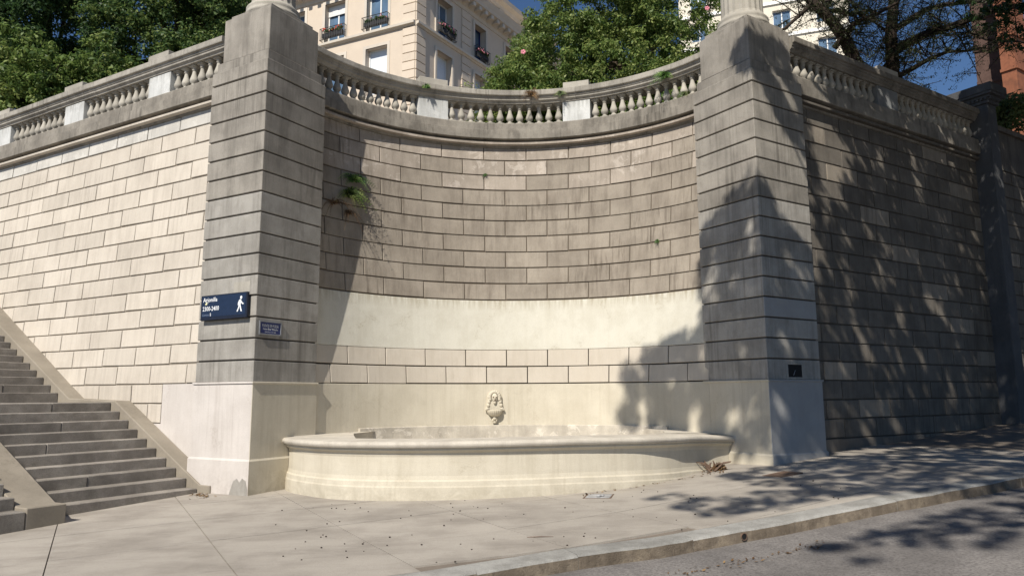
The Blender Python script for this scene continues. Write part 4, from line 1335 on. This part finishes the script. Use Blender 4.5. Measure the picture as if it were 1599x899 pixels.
# attic storey set back behind the cornice
opsA = [(a, a + 1.1, 23.6, 25.2) for a in (2.2, 5.4, 8.6, 11.8, 15)]
FRa = Face(Vector(FR.P(0, -.9, 0)[:2]) + FL.e * .9, rad(32.4)); FLa = Face(FRa.O, rad(-65))
wall_openings(FRa, 0, 18.5, 22.3, 26.0, opsA, .3).build('attic_wall', M['peach'], ap)
wall_openings(FLa, 0, 14.5, 22.3, 26.0, opsA[:4], .3).build('attic_wall', M['peach'], ap)
for F, ops in ((FRa, opsA), (FLa, opsA[:4])):
    for q in ops: window(F, ap, *q, depth=.28)
    for a in (.2, 4.2, 7.4, 10.6, 13.6):
        m = MB(); fbox(m, F, a, a + .5, -.05, .22, 22.4, 25.6, c=.02); m.build('attic_pilaster', M['peach_trim'], ap)
    run(F, [(-.3, 25.7), (.1, 25.7), (.2, 25.9), (.5, 26.05), (.55, 26.3), (-.3, 26.4)], -.3, 18, 'attic_cornice', M['peach_trim'], ap)
m = MB()
m.add([FRa.P(-.2, 0, 26.35), FRa.P(18.5, 0, 26.35), (cC[0], cC[1], 26.35), FLa.P(14.5, 0, 26.35)], [(0, 1, 2, 3)])
m.build('roof', M['grey_bldg'], ap)

# ------------------------------------------------------------------ far buildings on the right
def block_building(label, name, org, h1, h2, w1, w2, z1, mat, wins=True, floor=3.1, band=None):
    t = thing(name, label, 'building', (org[0], org[1], TER))
    for hd, w in ((h1, w1), (h2, w2)):
        F = Face(org, hd)
        ops = []
        nz = int((z1 - TER - 1) / floor)
        if wins:
            nx = max(1, int(w / 3.2))
            for i in range(nx):
                for k in range(nz):
                    a = (i + .5) * w / nx - .75
                    ops.append((a, a + 1.5, TER + 1.2 + k * floor, TER + 1.2 + k * floor + 1.7))
        wall_openings(F, 0, w, TER - .5, z1, ops, .35).build('wall', mat, t)
        for q in ops:
            window(F, t, *q, depth=.3)
        for k in range(nz + 1):
            m = MB()
            fbox(m, F, -.05, w + .05, -.05, .14, TER + k * floor + .35, TER + k * floor + .6)
            m.build('floor_band', band or mat, t)
    F1 = Face(org, h1); F2 = Face(org, h2)
    a = F1.P(w1, 0, z1); b = F2.P(w2, 0, z1); c = (a[0] + b[0] - org[0], a[1] + b[1] - org[1], z1)
    m = MB(); m.add([(org[0], org[1], z1), a, c, b, (a[0], a[1], TER), (c[0], c[1], TER), (b[0], b[1], TER)], [(0, 1, 2, 3), (1, 4, 5, 2), (2, 5, 6, 3)])
    m.build('roof', mat, t)
    return t
block_building('tall cream apartment block glimpsed between the branches right of the right column', 'apartment_block', (28.6, 58), rad(-70), rad(25), 14, 12, 44, M['cream_bldg'], band=M['white'])
block_building('tall orange brick tower at the right edge, behind the dark branches', 'brick_tower', (42.3, 58), rad(-35), rad(57), 1.1, 2.6, 46, M['brick'], wins=False, floor=3.0)
block_building('dark brick tower painted as the shaded side of the orange brick tower', 'brick_tower', (43.9, 62), rad(-60), rad(40), 1.9, 4, 40, M['shaded_brick'], wins=False)

# ------------------------------------------------------------------ trees on the terrace
def tree(name, label, cat, base, top, r0, r1, blobs, per, size, mat, bark, crad=(.35, .6), aspect=.45, group=None, up=.6, tint_bias=0, shell=.35, spread=None, nl=14):
    t = thing(name, label, cat, base, group)
    cl = lumpy(blobs)
    m = MB()
    limbs(m, base, top, [tuple(cl[i]) for i in RNG.choice(len(cl), nl, replace=False)], r0, r1)
    m.build('trunk', bark, t)
    V, ti = leaf_data(cl, RNG.uniform(crad[0], crad[1], len(cl)), per, size, aspect, up, tint_bias=tint_bias, spread=spread)
    leaves_obj('crown', V, ti, mat, t)
    return t, cl

cb = [(.0, 22.2, 8.3, 1.1, .9, 1.1, 40), (.9, 22.4, 9.6, 1.2, 1.0, 1.2, 40), (6.9, 23.4, 9.6, 1.0, 1.0, 1.3, 35), (1.9, 22.6, 9.6, 2.3, 1.6, 1.6, 85), (3.6, 23.0, 10.6, 2.6, 1.8, 1.9, 110), (5.2, 23.4, 9.3, 1.7, 1.5, 1.5, 60), (.2, 22.4, 8.7, 1.4, 1.2, 1.3, 55), (6.6, 24.2, 11.9, 1.5, 1.5, 1.9, 45),
      (3.4, 23.6, 13.0, 2.7, 2.2, 2.0, 120), (1.6, 23.2, 11.6, 1.6, 1.5, 1.4, 60), (5.4, 24.5, 13.8, 2.1, 2, 1.8, 70), (3.2, 22.6, 8.2, 3.0, 1.3, 1.0, 80), (6.2, 23.6, 8.0, 1.5, 1.2, 1.2, 45), (4.2, 24.5, 15.5, 2.5, 2.3, 1.6, 70)]
ctree, ccl = tree('flowering_tree', 'dense bright green tree with a few pink blooms right of the peach building', 'tree', (3.8, 24, TER), (4.0, 24.2, 11.5), .38, .2, cb, 70, .115, M['leaf_mid'], M['bark_grey'], crad=(.20, .38), aspect=.48, tint_bias=.10)
flow = [at(817, 82, 21.2), at(1104, 14, 22.4)]
for p in flow:
    m = MB()
    for k in range(5):
        a = 2 * math.pi * k / 5
        m.ball((p.x + .045 * math.cos(a), p.y - .03, p.z + .045 * math.sin(a)), .04, (1, .5, 1), n=6, m=4)
    m.build('blossom', M['petal'], ctree)

lb = [(-9.3, 22.5, 13.6, 1.6, 1.4, 1.5, 60), (-12.2, 22.6, 11.4, 1.8, 1.5, 1.5, 55), (-9.6, 21.5, 12.0, 2.0, 1.8, 1.8, 90), (-11.5, 22.5, 12.5, 2.2, 1.8, 1.8, 70), (-10.2, 22.5, 9.7, 2.2, 1.6, 1.5, 60), (-8.6, 21.0, 10.3, 1.0, 1.2, 1.6, 45), (-12.6, 23.2, 10.4, 1.8, 1.4, 1.6, 40), (-10.5, 22, 14.6, 3.0, 2.2, 1.6, 110)]
tree('broadleaf_tree', 'dark green broad tree behind the left balustrade, nearest the left pillar', 'tree', (-11, 23, TER), (-11, 23, 11.0), .36, .18, lb, 62, .12, M['leaf_dark'], M['bark'], crad=(.22, .42), aspect=.5, group=None, tint_bias=.12)
lb2 = [(-13.6, 22.5, 12.2, 1.5, 1.5, 1.5, 50), (-16.5, 22, 12.6, 1.6, 1.5, 1.3, 45), (-14.0, 23, 10.2, 1.6, 1.3, 1.2, 45), (-15.4, 21.5, 12.0, 2.2, 1.9, 1.9, 80), (-17.5, 21.5, 10.6, 2.2, 1.9, 2.2, 70), (-14.6, 22.4, 13.8, 3.0, 2.0, 1.6, 80), (-18, 22.5, 14, 3, 2.2, 2, 70), (-15.6, 23.5, 9.0, 2.2, 1.4, 1.6, 50)]
tree('broadleaf_tree', 'shadowy dark tree with sky gaps at the far left behind the balustrade', 'tree', (-15.8, 24, TER), (-15.6, 23.4, 11.5), .4, .2, lb2, 62, .12, M['leaf_dark'], M['bark'], crad=(.22, .42), aspect=.5, tint_bias=-.22)
lb3 = [(-13.6, 19.0, 8.7, 1.3, 1.0, .9, 60), (-12.2, 18.8, 8.1, 1.2, 1.0, .9, 50), (-15.2, 19.5, 7.6, 1.4, 1.2, 1.1, 55), (-11.3, 19.2, 8.9, .7, .7, .6, 20)]
tree('small_tree', 'low leafy tree with sunlit yellow green sprays just above the left balustrade', 'tree', (-13.4, 19.6, TER), (-13.3, 19.4, 7.7), .16, .08, lb3, 60, .13, M['leaf_mid'], M['bark'], crad=(.18, .32), aspect=.5, nl=8)

# shrubs behind the niche balustrade
for i, (x, y, rx, h, lab) in enumerate(((-.6, 19.2, 1.0, .9, 'low green shrub seen through the middle balusters of the niche'), (1.0, 18.8, 1.3, .9, 'leafy green shrub behind the niche balustrade, right of the middle'),
                                       (2.9, 18.4, 1.2, 1.0, 'dark green shrub behind the right balusters of the niche'), (4.6, 17.6, 1.1, 1.0, 'tall green shrub behind the niche balustrade beside the right pillar'))):
    t = thing('shrub', lab, 'shrub', (x, y, TER))
    cl = blob_clumps([(x, y, TER + h * .75, rx, .7, h, 60)], shell=.2)
    V, ti = leaf_data(cl, .3, 70, .13, .5)
    leaves_obj('foliage', V, ti, M['leaf_mid'], t)
    m = MB()
    for k in range(5):
        m.tube([(x + random.uniform(-.2, .2), y, TER), tuple(cl[k])], [.03, .008], 5)
    m.build('stem', M['bark'], t)
# pale shrub on the wall beyond the pier
t = thing('shrub', 'pale green sunlit shrub hanging over the wall beyond the end pier', 'shrub', RF.P(8.0, -.7, 5.6))
p = Vector(RF.P(8.2, -.35, 7.05))
cl = blob_clumps([(p.x, p.y, p.z, 1.0, .8, .55, 55)], shell=.2)
V, ti = leaf_data(cl, .28, 70, .13, .5); leaves_obj('foliage', V, ti, M['leaf_shrub'], t)
m = MB()
for k in range(5): m.tube([tuple(p - Vector((0, 0, .8))), tuple(cl[k])], [.03, .008], 5)
m.build('stem', M['bark'], t)

# the two dark open trees on the right
def branches(specs):
    m = MB()
    P = []
    for pts, r0, r1 in specs:
        q = [at(u, v, d) for u, v, d in pts]
        n = len(q)
        m.tube(q, [r0 + (r1 - r0) * (i / (n - 1)) for i in range(n)], 8)
        for i in range(n - 1):
            for k in range(4): P.append(q[i].lerp(q[i + 1], k / 4))
    return m, P
def twigs(m, P, count, length, r, rng=random):
    out = []
    for _ in range(count):
        s = rng.choice(P)
        d = Vector((rng.gauss(0, 1), rng.gauss(0, .8), rng.gauss(.15, .7))).normalized() * rng.uniform(.5, 1) * length
        e1 = s + d * .5 + Vector((0, 0, rng.uniform(-.1, .12))); e2 = s + d + Vector((0, 0, rng.uniform(-.25, .2)))
        m.tube([s, e1, e2], [r, r * .7, r * .3], 4)
        out += [s.lerp(e1, .6), e1, e1.lerp(e2, .5), e2]
    return out
spec1 = [([(1350, 175, 20), (1342, 110, 20), (1318, 60, 20), (1300, 35, 20), (1265, 0, 20), (1225, -60, 20), (1190, -120, 20)], .20, .10),
         ([(1303, 75, 20), (1325, 48, 19.8), (1336, 35, 19.6), (1360, 27, 19.4), (1400, 5, 19.2), (1440, -40, 19)], .09, .03),
         ([(1283, 22, 20), (1292, 5, 20.2), (1310, -30, 20.4), (1330, -90, 20.6)], .13, .05),
         ([(1262, 12, 20), (1248, 25, 19.7), (1225, 45, 19.4), (1205, 55, 19.2)], .07, .025),
         ([(1290, 16, 20), (1315, 18, 20.3), (1335, 24, 20.6), (1345, 40, 20.8)], .06, .02),
         ([(1345, 26, 19.5), (1330, 5, 19.4), (1320, -20, 19.3)], .05, .02)]
m, P = branches(spec1)
t1 = thing('open_tree', 'dark forking tree with thin foliage just right of the right column', 'tree', tuple(at(1350, 175, 20)))
tw = twigs(m, P, 130, 1.3, .018)
tw = tw + twigs(m, [Vector(p) for p in tw], 160, .8, .010)
m.build('trunk', M['bark'], t1)
cl = np.array([tuple(p) for p in tw]) 
V, ti = leaf_data(cl, RNG.uniform(.10, .26, len(cl)), 17, .052, .42, up=.5, spread=(1, 1, .4))
leaves_obj('crown', V, ti, M['leaf_fine'], t1)
spec2 = [([(1392, 180, 20.5), (1394, 101, 20.5), (1391, 54, 20.5), (1396, 0, 20.5), (1402, -60, 20.4), (1395, -130, 20.3)], .21, .12),
         ([(1396, 80, 20.5), (1420, 66, 20.2), (1450, 52, 19.9), (1485, 42, 19.6), (1520, 28, 19.3), (1560, 15, 19), (1610, 6, 18.7)], .15, .06),
         ([(1398, 122, 20.5), (1420, 110, 20.2), (1452, 92, 19.9), (1480, 81, 19.7), (1505, 80, 19.5), (1540, 74, 19.2)], .085, .025),
         ([(1394, 48, 20.5), (1420, 32, 20.7), (1446, 15, 20.9), (1472, 8, 21.1), (1500, 5, 21.3), (1540, 2, 21.6), (1600, -8, 22)], .10, .04),
         ([(1505, 36, 19.5), (1513, 50, 19.3), (1540, 62, 19.1), (1570, 65, 18.9), (1610, 66, 18.6)], .05, .02),
         ([(1392, 55, 20.5), (1375, 42, 20.7), (1362, 32, 20.9), (1345, 30, 21.1)], .05, .02),
         ([(1390, 95, 20.5), (1376, 108, 20.3), (1355, 108, 20.1)], .05, .02),
         ([(1400, -20, 20.4), (1430, -50, 20), (1480, -80, 19.6)], .10, .04),
         ([(1400, -30, 20.4), (1370, -60, 20.8), (1340, -90, 21)], .09, .03),
         ([(1480, 42, 19.6), (1500, 60, 19.8), (1508, 78, 20)], .03, .012), ([(1430, 60, 20.1), (1440, 78, 20), (1450, 92, 20)], .03, .012),
         ([(1450, 20, 20.9), (1470, 35, 20.6), (1485, 42, 20.2)], .03, .012)]
m, P = branches(spec2)
t2 = thing('open_tree', 'dark spreading tree with long horizontal limbs against blue sky above the shaded balustrade', 'tree', tuple(at(1392, 180, 20.5)))
tw = twigs(m, P, 190, 1.5, .018)
tw = tw + twigs(m, [Vector(p) for p in tw], 240, .8, .010)
m.build('trunk', M['bark'], t2)
cl = np.array([tuple(p) for p in tw])
V, ti = leaf_data(cl, RNG.uniform(.10, .26, len(cl)), 17, .052, .42, up=.5, spread=(1, 1, .4))
leaves_obj('crown', V, ti, M['leaf_fine'], t2)

# ------------------------------------------------------------------ plants on the masonry
def frond_plant(name, label, cat, org, out, n, length, mat, seed, droop=1.0, leaf=.05, spread=1.0):
    rng = random.Random(seed)
    t = thing(name, label, cat, tuple(org))
    m = MB(); V = []; T = []
    org = Vector(org); out = Vector(out).normalized()
    side = out.cross(Vector((0, 0, 1))).normalized()
    for i in range(n):
        d = (out * rng.uniform(.3, .9) + side * rng.uniform(-1, 1) * spread + Vector((0, 0, rng.uniform(-.1, .9)))).normalized()
        L = length * rng.uniform(.5, 1.1)
        pts = []
        for k in range(7):
            s = k / 6
            pts.append(org + d * L * s - Vector((0, 0, droop * L * s * s * .75)))
        m.tube(pts, [.005 - .0006 * k for k in range(7)], 4)
        tint = rng.random()
        for k in range(1, 7):
            for sgn in (-1, 1):
                ax = (pts[k] - pts[k - 1]).normalized()
                sd_ = ax.cross(out).normalized() * sgn if ax.cross(out).length > .1 else side * sgn
                w = leaf * (1.3 - k / 7)
                for h in (0, .5):
                    c = pts[k - 1].lerp(pts[k], h + .25)
                    e = c + sd_ * w * 1.6 + ax * w * .7
                    b = ax * w * .32
                    V += [tuple(c - b), tuple((c + e) / 2 - b + out * .004), tuple(e), tuple((c + e) / 2 + b)]
                    T.append(min(1, max(0, tint + rng.uniform(-.2, .2))))
    m.build('stem', M['bark'] if mat is not M['leaf_dry'] else M['leaf_dry'], t)
    leaves_obj('fronds', np.array(V), np.array(T), mat, t)
    return t
def nplane(az): return Vector((-math.sin(rad(az)), -math.cos(rad(az)), 0))
frond_plant('fern', 'bright green fern sprouting from the niche wall, upper of the two', 'fern', NP(-45.6, 0, 4.32), nplane(-40), 13, .52, M['leaf_fern'], 3, leaf=.045)
frond_plant('fern', 'dark bushy fern on the niche wall just below the bright one', 'fern', NP(-47.6, 0, 4.0), nplane(-44), 20, .56, M['leaf_mid'], 4, droop=1.1, leaf=.05)
frond_plant('dead_fern', 'dry brown dead fern hanging in the left corner of the niche wall', 'dead plant', NP(-52.0, 0, 3.72), nplane(-48), 15, .6, M['leaf_dry'], 5, droop=1.2, leaf=.02)
frond_plant('dead_fern', 'dry pale dead fronds hanging below the bushy fern', 'dead plant', NP(-47.6, 0, 3.60), nplane(-47), 8, .42, M['leaf_dry'], 6, droop=1.4, leaf=.03)
frond_plant('weed', 'tiny green weed in a joint near the top centre of the niche wall', 'weed', NP(-8.6, 0, K(13)), nplane(-8), 6, .10, M['leaf_fern'], 8, leaf=.02)
frond_plant('weed', 'tiny weed in a joint at the right of the niche wall', 'weed', NP(38.5, 0, K(8) + .02), nplane(38), 6, .10, M['leaf_fern'], 9, leaf=.02)
frond_plant('weed', 'small green tuft over the left white post of the niche balustrade', 'weed', NT(-25.8, .2, 6.68), nplane(-25), 10, .16, M['leaf_fern'], 10, leaf=.03)
frond_plant('weed', 'straw coloured weed hanging from the rail at the middle of the niche', 'weed', NT(4.0, .2, 6.66), nplane(4), 16, .38, M['leaf_dry'], 11, leaf=.03)
frond_plant('weed', 'yellowish weed over the right white post of the niche balustrade', 'weed', NT(12.2, .2, 6.64), nplane(12), 9, .2, M['leaf_shrub'], 12, leaf=.03)
frond_plant('weed', 'green drooping weed among the right balusters of the niche', 'weed', NT(42.0, .15, 6.56), nplane(42), 20, .42, M['leaf_fern'], 13, leaf=.04)
frond_plant('weed', 'yellow weed at the foot of the balusters beside the right pillar', 'weed', NT(46.5, .05, 6.08), nplane(44), 10, .22, M['leaf_shrub'], 14, leaf=.035)

# ------------------------------------------------------------------ small things on the pavement
def litter(name, label_kind, pts, size, mat, lift=.006):
    V = []; T = []
    for x, y in pts:
        z = G(x, y) + lift
        a = random.uniform(0, 6.28); L = size * random.uniform(.6, 1.3)
        tx, ty = math.cos(a), math.sin(a)
        h = random.uniform(.0, .5) * L
        V += [(x - tx * L * .5, y - ty * L * .5, z), (x - ty * L * .25, y + tx * L * .25, z + h * .6), (x + tx * L * .5, y + ty * L * .5, z + h), (x + ty * L * .25, y - tx * L * .25, z + .004)]
        T.append(random.random())
    o = leaves_obj(name, np.array(V), np.array(T), mat)
    o['kind'] = 'stuff'
    return o
pts = []
for _ in range(60):
    p = gpt(random.gauss(312, 9), random.gauss(773, 3)); pts.append((p.x, p.y))
for _ in range(60):
    u = random.uniform(190, 300); p = gpt(u, 797 - .19 * (u - 105) + random.uniform(2, 5)); pts.append((p.x, p.y))
litter('dry_leaves', '', pts, .06, M['leaf_dry'])
pts = []
for _ in range(120):
    p = gpt(random.gauss(1110, 10), random.gauss(733, 3)); pts.append((p.x, p.y))
for _ in range(70):
    u = random.uniform(900, 1110); p = gpt(u, 773 - (u - 900) * .17 + random.uniform(1, 4)); pts.append((p.x, p.y))
for _ in range(110):
    u = random.uniform(980, 1290); p = gpt(u, 888 - (u - 980) * .20 + random.gauss(2, 3)); pts.append((p.x, p.y))
o = litter('fallen_leaves', '', pts[:190], .05, M['leaf_dry'])
o = litter('gutter_leaves', '', pts[190:], .04, M['leaf_dry'], lift=-.128)
# heap with a dry branch at the end of the basin
t = thing('dry_branch', 'brown dry branch lying at the right end of the fountain basin', 'branch', tuple(gpt(1115, 735)))
m = MB()
for k in range(9):
    p = gpt(1100 + random.uniform(0, 28), 736 + random.uniform(-5, 2)); q = p + Vector((random.uniform(-.3, .3), random.uniform(-.15, .15), random.uniform(.04, .22)))
    m.tube([p, p.lerp(q, .5) + Vector((0, 0, .05)), q], [.018, .014, .006], 5)
m.build('twig', M['rust'], t)
frond_plant('dry_frond', 'small clump of withered fronds beside the right end of the basin', 'dead plant', tuple(gpt(1122, 733) + Vector((0, 0, .02))), (0, -1, .2), 9, .22, M['leaf_dry'], 21, droop=.9, leaf=.05)
# seeds scattered over the pavement
m = MB()
for _ in range(150):
    u = random.uniform(430, 1330); v = random.uniform(745, 885)
    p = gpt(u, v)
    # keep them on the pavement
    kk = min(range(len(KB) - 1), key=lambda i: abs((KB[i] + KB[i + 1]).x / 2 - p.x))
    a, b = KB[kk], KB[kk + 1]; tt = (b - a).normalized()
    if (Vector(p[:2]) - a).dot(Vector((-tt.y, tt.x))) < .05: continue
    r = random.uniform(.006, .012)
    m.ball((p.x, p.y, G(p.x, p.y) + r * .6), r, (1, 1, .7), n=6, m=4)
o = m.build('fallen_seeds', M['seed']); o['kind'] = 'stuff'
# a thin twig
p, q = gpt(823, 839), gpt(864, 838)
t = thing('twig', 'thin straight reddish twig lying on the pavement near the kerb', 'twig', tuple(p))
m = MB(); m.tube([(p.x, p.y, p.z + .006), ((p.x + q.x) / 2, (p.y + q.y) / 2, p.z + .014), (q.x, q.y, q.z + .006)], [.004, .005, .002], 5)
m.build('stem', M['rust'], t)
# covers
def cover(label, u, v, w, d, mat, rot):
    c = gpt(u, v)
    t = thing('drain_cover', label, 'drain cover', tuple(c))
    e = head(rot); f = Vector((-e.y, e.x))
    def T(a, b, z):
        x, y = c.x + e.x * a + f.x * b, c.y + e.y * a + f.y * b
        return (x, y, G(x, y) + z)
    m = MB(); m.cbox(-w / 2, w / 2, -d / 2, d / 2, -.03, .008, c=.003, tf=T); m.build('plate', mat, t)
    m = MB()
    for x0, x1, y0, y1 in ((-w / 2 - .03, w / 2 + .03, -d / 2 - .03, -d / 2 - .006), (-w / 2 - .03, w / 2 + .03, d / 2 + .006, d / 2 + .03), (-w / 2 - .03, -w / 2 - .006, -d / 2 - .006, d / 2 + .006), (w / 2 + .006, w / 2 + .03, -d / 2 - .006, d / 2 + .006)):
        m.box(x0, x1, y0, y1, -.03, .006, tf=T)
    m.build('frame', M['rust'], t)
    return c
c = cover('grey square drain cover in the sunlit pavement in front of the basin', 935, 774.5, .34, .34, M['cover'], rad(15))
t = thing('rubble', 'pale broken lump lying on the grey drain cover', 'rubble', tuple(c))
m = MB()
for k in range(6):
    m.ball((c.x + random.uniform(-.06, .06), c.y - .06 + random.uniform(-.04, .04), c.z + .02), random.uniform(.015, .035), (1, 1, .6), n=6, m=4)
m.build('lump', M['cover'], t)
cover('dark iron cover in the shaded pavement before the right pillar', 1222, 740, .42, .3, M['rust'], rad(60))
# drain hole in the kerb
p = gpt(1163, 826); 
i0 = min(range(len(KERB) - 1), key=lambda i: abs((KERB[i].x + KERB[i + 1].x) / 2 - p.x))
a, b = KERB[i0], KERB[i0 + 1]
tt = (b - a).normalized(); nn = Vector((tt.y, -tt.x))
s = (Vector(p[:2]) - a).dot(tt); cpt = a + tt * s
t = thing('gutter_pipe', 'dark drain pipe mouth low in the kerb face', 'drain pipe', (cpt.x, cpt.y, G(cpt.x, cpt.y) - .13))
m = MB(); V = []
n = 14
ring = lambda r, o: [(cpt.x + tt.x * r * math.cos(2 * math.pi * k / n) + nn.x * o, cpt.y + tt.y * r * math.cos(2 * math.pi * k / n) + nn.y * o, G(cpt.x, cpt.y) - .075 + r * math.sin(2 * math.pi * k / n)) for k in range(n)]
A = ring(.040, .016) + ring(.032, .016) + ring(.032, -.01)
m.add(A, [(k, (k + 1) % n, n + (k + 1) % n, n + k) for k in range(n)] + [(n + k, n + (k + 1) % n, 2 * n + (k + 1) % n, 2 * n + k) for k in range(n)])
m.build('pipe', M['rust'], t)
m = MB(); m.add(ring(.032, .011), [tuple(range(n))]); m.build('bore', M['black_hole'], t)

# ------------------------------------------------------------------ the two street trees whose crowns shade the right half (both stand outside the frame)
SR = Vector((math.cos(SUN_AZ), -math.sin(SUN_AZ), 0))
SWv = Vector((math.sin(SUN_AZ) * math.sin(SUN_EL), math.cos(SUN_AZ) * math.sin(SUN_EL), math.cos(SUN_EL)))
def inside(P, x, y):
    c = False; n = len(P); j = n - 1
    for i in range(n):
        if (P[i][1] > y) != (P[j][1] > y) and x < (P[j][0] - P[i][0]) * (y - P[i][1]) / (P[j][1] - P[i][1]) + P[i][0]: c = not c
        j = i
    return c
from mathutils import noise as mnoise
def crown_points(polys, zlo, zhi, dens, gap=.25, scale=.9, seed=0, fine=None):
    """foliage clumps of a crown, laid out as seen along the sun's rays"""
    rng = random.Random(seed); out = []
    for P in polys:
        x0, x1 = min(p[0] for p in P), max(p[0] for p in P); y0, y1 = min(p[1] for p in P), max(p[1] for p in P)
        n = int((x1 - x0) * (y1 - y0) * dens)
        for _ in range(n):
            x, y = rng.uniform(x0, x1), rng.uniform(y0, y1)
            if not inside(P, x, y): continue
            if mnoise.noise(Vector((x / scale * 1.4, y / scale * .8, seed * 3.7))) > gap: continue
            if x > 1.3 and fine: lim = fine + .14
            else: lim = fine
            if fine and mnoise.noise(Vector((x / .12, y / .17, seed * 5.1))) > lim: continue
            zc = rng.uniform(zlo, zhi)
            t = (zc - y * SWv.z) / math.sin(SUN_EL)
            p = SR * x + SWv * y - LDIR * t
            out.append((p.x, p.y, p.z))
    return out
NEARP = [[(-0.16, 13.76), (0.04, 13.38), (0.19, 13.29), (0.75, 14.72), (-0.1, 14.68), (0.78, 16.33), (2.46, 18.28), (6.05, 22.66), (9, 23), (8.5, 15), (4.75, 11.6), (0.01, 9.87), (-0.09, 12.33)]]
NEART = [[(-0.26, 24.57), (6.69, 26.68), (6.21, 23.29), (4.5, 19.5), (1.06, 22.42)]]
ACROSS = [
 [(-1.0, 11.88), (-0.87, 11.94), (-0.78, 11.88), (-0.65, 11.76), (-0.39, 11.85), (-0.16, 12.03), (-0.1, 10.62), (-0.09, 9.51), (-0.89, 8.56), (-1.0, 9.44), (-1.0, 10.9)],
 [(-1.0, 11.89), (-1.26, 12.04), (-1.57, 12.0), (-1.84, 12.01), (-2.08, 11.93), (-2.22, 11.76), (-2.2, 9.96), (-2.23, 9.24), (-1.63, 8.78), (-0.9, 8.65), (-0.98, 9.43), (-1.0, 10.91)],
 [(-1.06, 14.06), (-1.16, 14.04), (-1.32, 13.94), (-1.26, 13.6), (-1.01, 13.29)],
 [(-1.05, 13.94), (-0.68, 14.38), (-0.38, 14.57), (-0.35, 14.26), (-0.15, 14.16), (-0.19, 13.14), (-0.34, 13.14), (-0.56, 13.1), (-0.71, 13.25), (-0.87, 13.37), (-1.03, 13.26)],
 [(-1.88, 10.68), (-2.27, 10.78), (-2.34, 10.69), (-2.67, 10.85), (-2.94, 10.87), (-3.35, 10.78), (-3.49, 10.67), (-3.87, 10.58), (-3.92, 10.47), (-3.75, 10.26), (-3.76, 10.1), (-3.98, 9.92), (-3.91, 9.7), (-2.75, 9.5), (-1.98, 9.33)]]
ACROSS_G = [
 [(-1.77, 7.7), (-0.93, 8.6), (-0.1, 9.0), (3.0, 11.6), (7, 14), (8, 9), (2.38, 7.2), (1.19, 6.55), (-0.1, 6.25), (-0.58, 6.81), (-1.1, 6.97)],
 [(-2.47, 6.19), (-2.27, 6.57), (-1.57, 6.19), (-1.06, 6.61), (-0.41, 6.68), (-0.18, 6.25), (-0.65, 5.66), (-1.14, 5.51), (-1.22, 5.18), (-1.84, 5.63)],
 [(-0.47, 4.48), (-0.1, 4.9), (0.66, 5.61), (2.15, 6.95), (6, 9), (6, 6), (1.76, 5.47), (1.16, 4.7), (0.66, 4.72), (0.35, 4.83), (-0.11, 4.49), (-0.31, 4.34)],
 [(-0.01, 4.32), (0.14, 4.43), (0.22, 4.32), (0.1, 4.21)]]
FILL = [[(3.2, 4.5), (8, 7), (9, 1), (3.2, .5)]]
def street_tree(label, base, fork, cl, crad, per, size, nl):
    t = thing('street_tree', label, 'tree', base, 'street trees along the road')
    cl = np.array(cl)
    m = MB()
    limbs(m, base, fork, [tuple(cl[i]) for i in RNG.choice(len(cl), nl, replace=False)], .42, .2)
    m.build('trunk', M['bark_grey'], t)
    V, ti = leaf_data(cl, RNG.uniform(crad[0], crad[1], len(cl)), per, size, .5, spread=(1, 1, 1))
    leaves_obj('crown', V, ti, M['leaf_street'], t)
c1 = crown_points(NEARP, 8.6, 12, 230, gap=.44, scale=.36, seed=1, fine=.27) + crown_points(NEART, 15, 18.5, 50, gap=.45, seed=2)
c1 += [tuple(p) for p in blob_clumps([(14.5, 13, 13, 4, 4, 3.5, 1900), (15.5, 17, 12, 3.5, 3.5, 3, 1200), (11.5, 11, 13.5, 2.5, 2.5, 2, 700)])]
bz = Vector((13.6, 14.6, G(13.6, 14.6)))
street_tree('leafy street tree on the pavement by the shaded right wall', tuple(bz), (13.3, 14.3, 8.5), c1, (.07, .15), 16, .11, 22)
c2 = crown_points(ACROSS, 9.5, 14, 280, gap=.34, scale=.36, seed=3, fine=.36) + crown_points(ACROSS_G[:1], 9.5, 13, 110, gap=.42, scale=.4, seed=4, fine=.42) + crown_points(ACROSS_G[1:], 9.5, 13, 90, gap=.32, scale=.45, seed=4, fine=.36) + crown_points(FILL, 9, 13, 30, gap=.4, seed=5)
bz = Vector((7.8, -.4, G(7.8, -.4)))
street_tree('leafy street tree on the opposite pavement with boughs over the road', tuple(bz), (6.8, .2, 8.0), c2, (.07, .17), 15, .11, 16)
for lab, x, y in (('added street tree blocking sky light on the opposite pavement, second from the camera', 17.5, 5.2), ('added street tree blocking sky light, farthest up the opposite pavement', 26.5, 10.2)):  # unseen trees added so their crowns block sky light from the right wall
    z = G(x, y)
    street_tree(lab, (x, y, z), (x, y, z + 5.5), [tuple(p) for p in blob_clumps([(x, y, z + 9.5, 4.6, 4.6, 3.6, 420), (x - 1.5, y - 1, z + 7.5, 3.6, 3.6, 2.2, 180), (x + 1.5, y + 1, z + 12, 3, 3, 2, 140)])], (.3, .6), 40, .26, 14)

# ------------------------------------------------------------------ lift everything: the camera stood H above the level used so far
for o in list(SC.objects):
    if o.parent is None and o.type in {'MESH', 'EMPTY'}:
        o.location.z += H
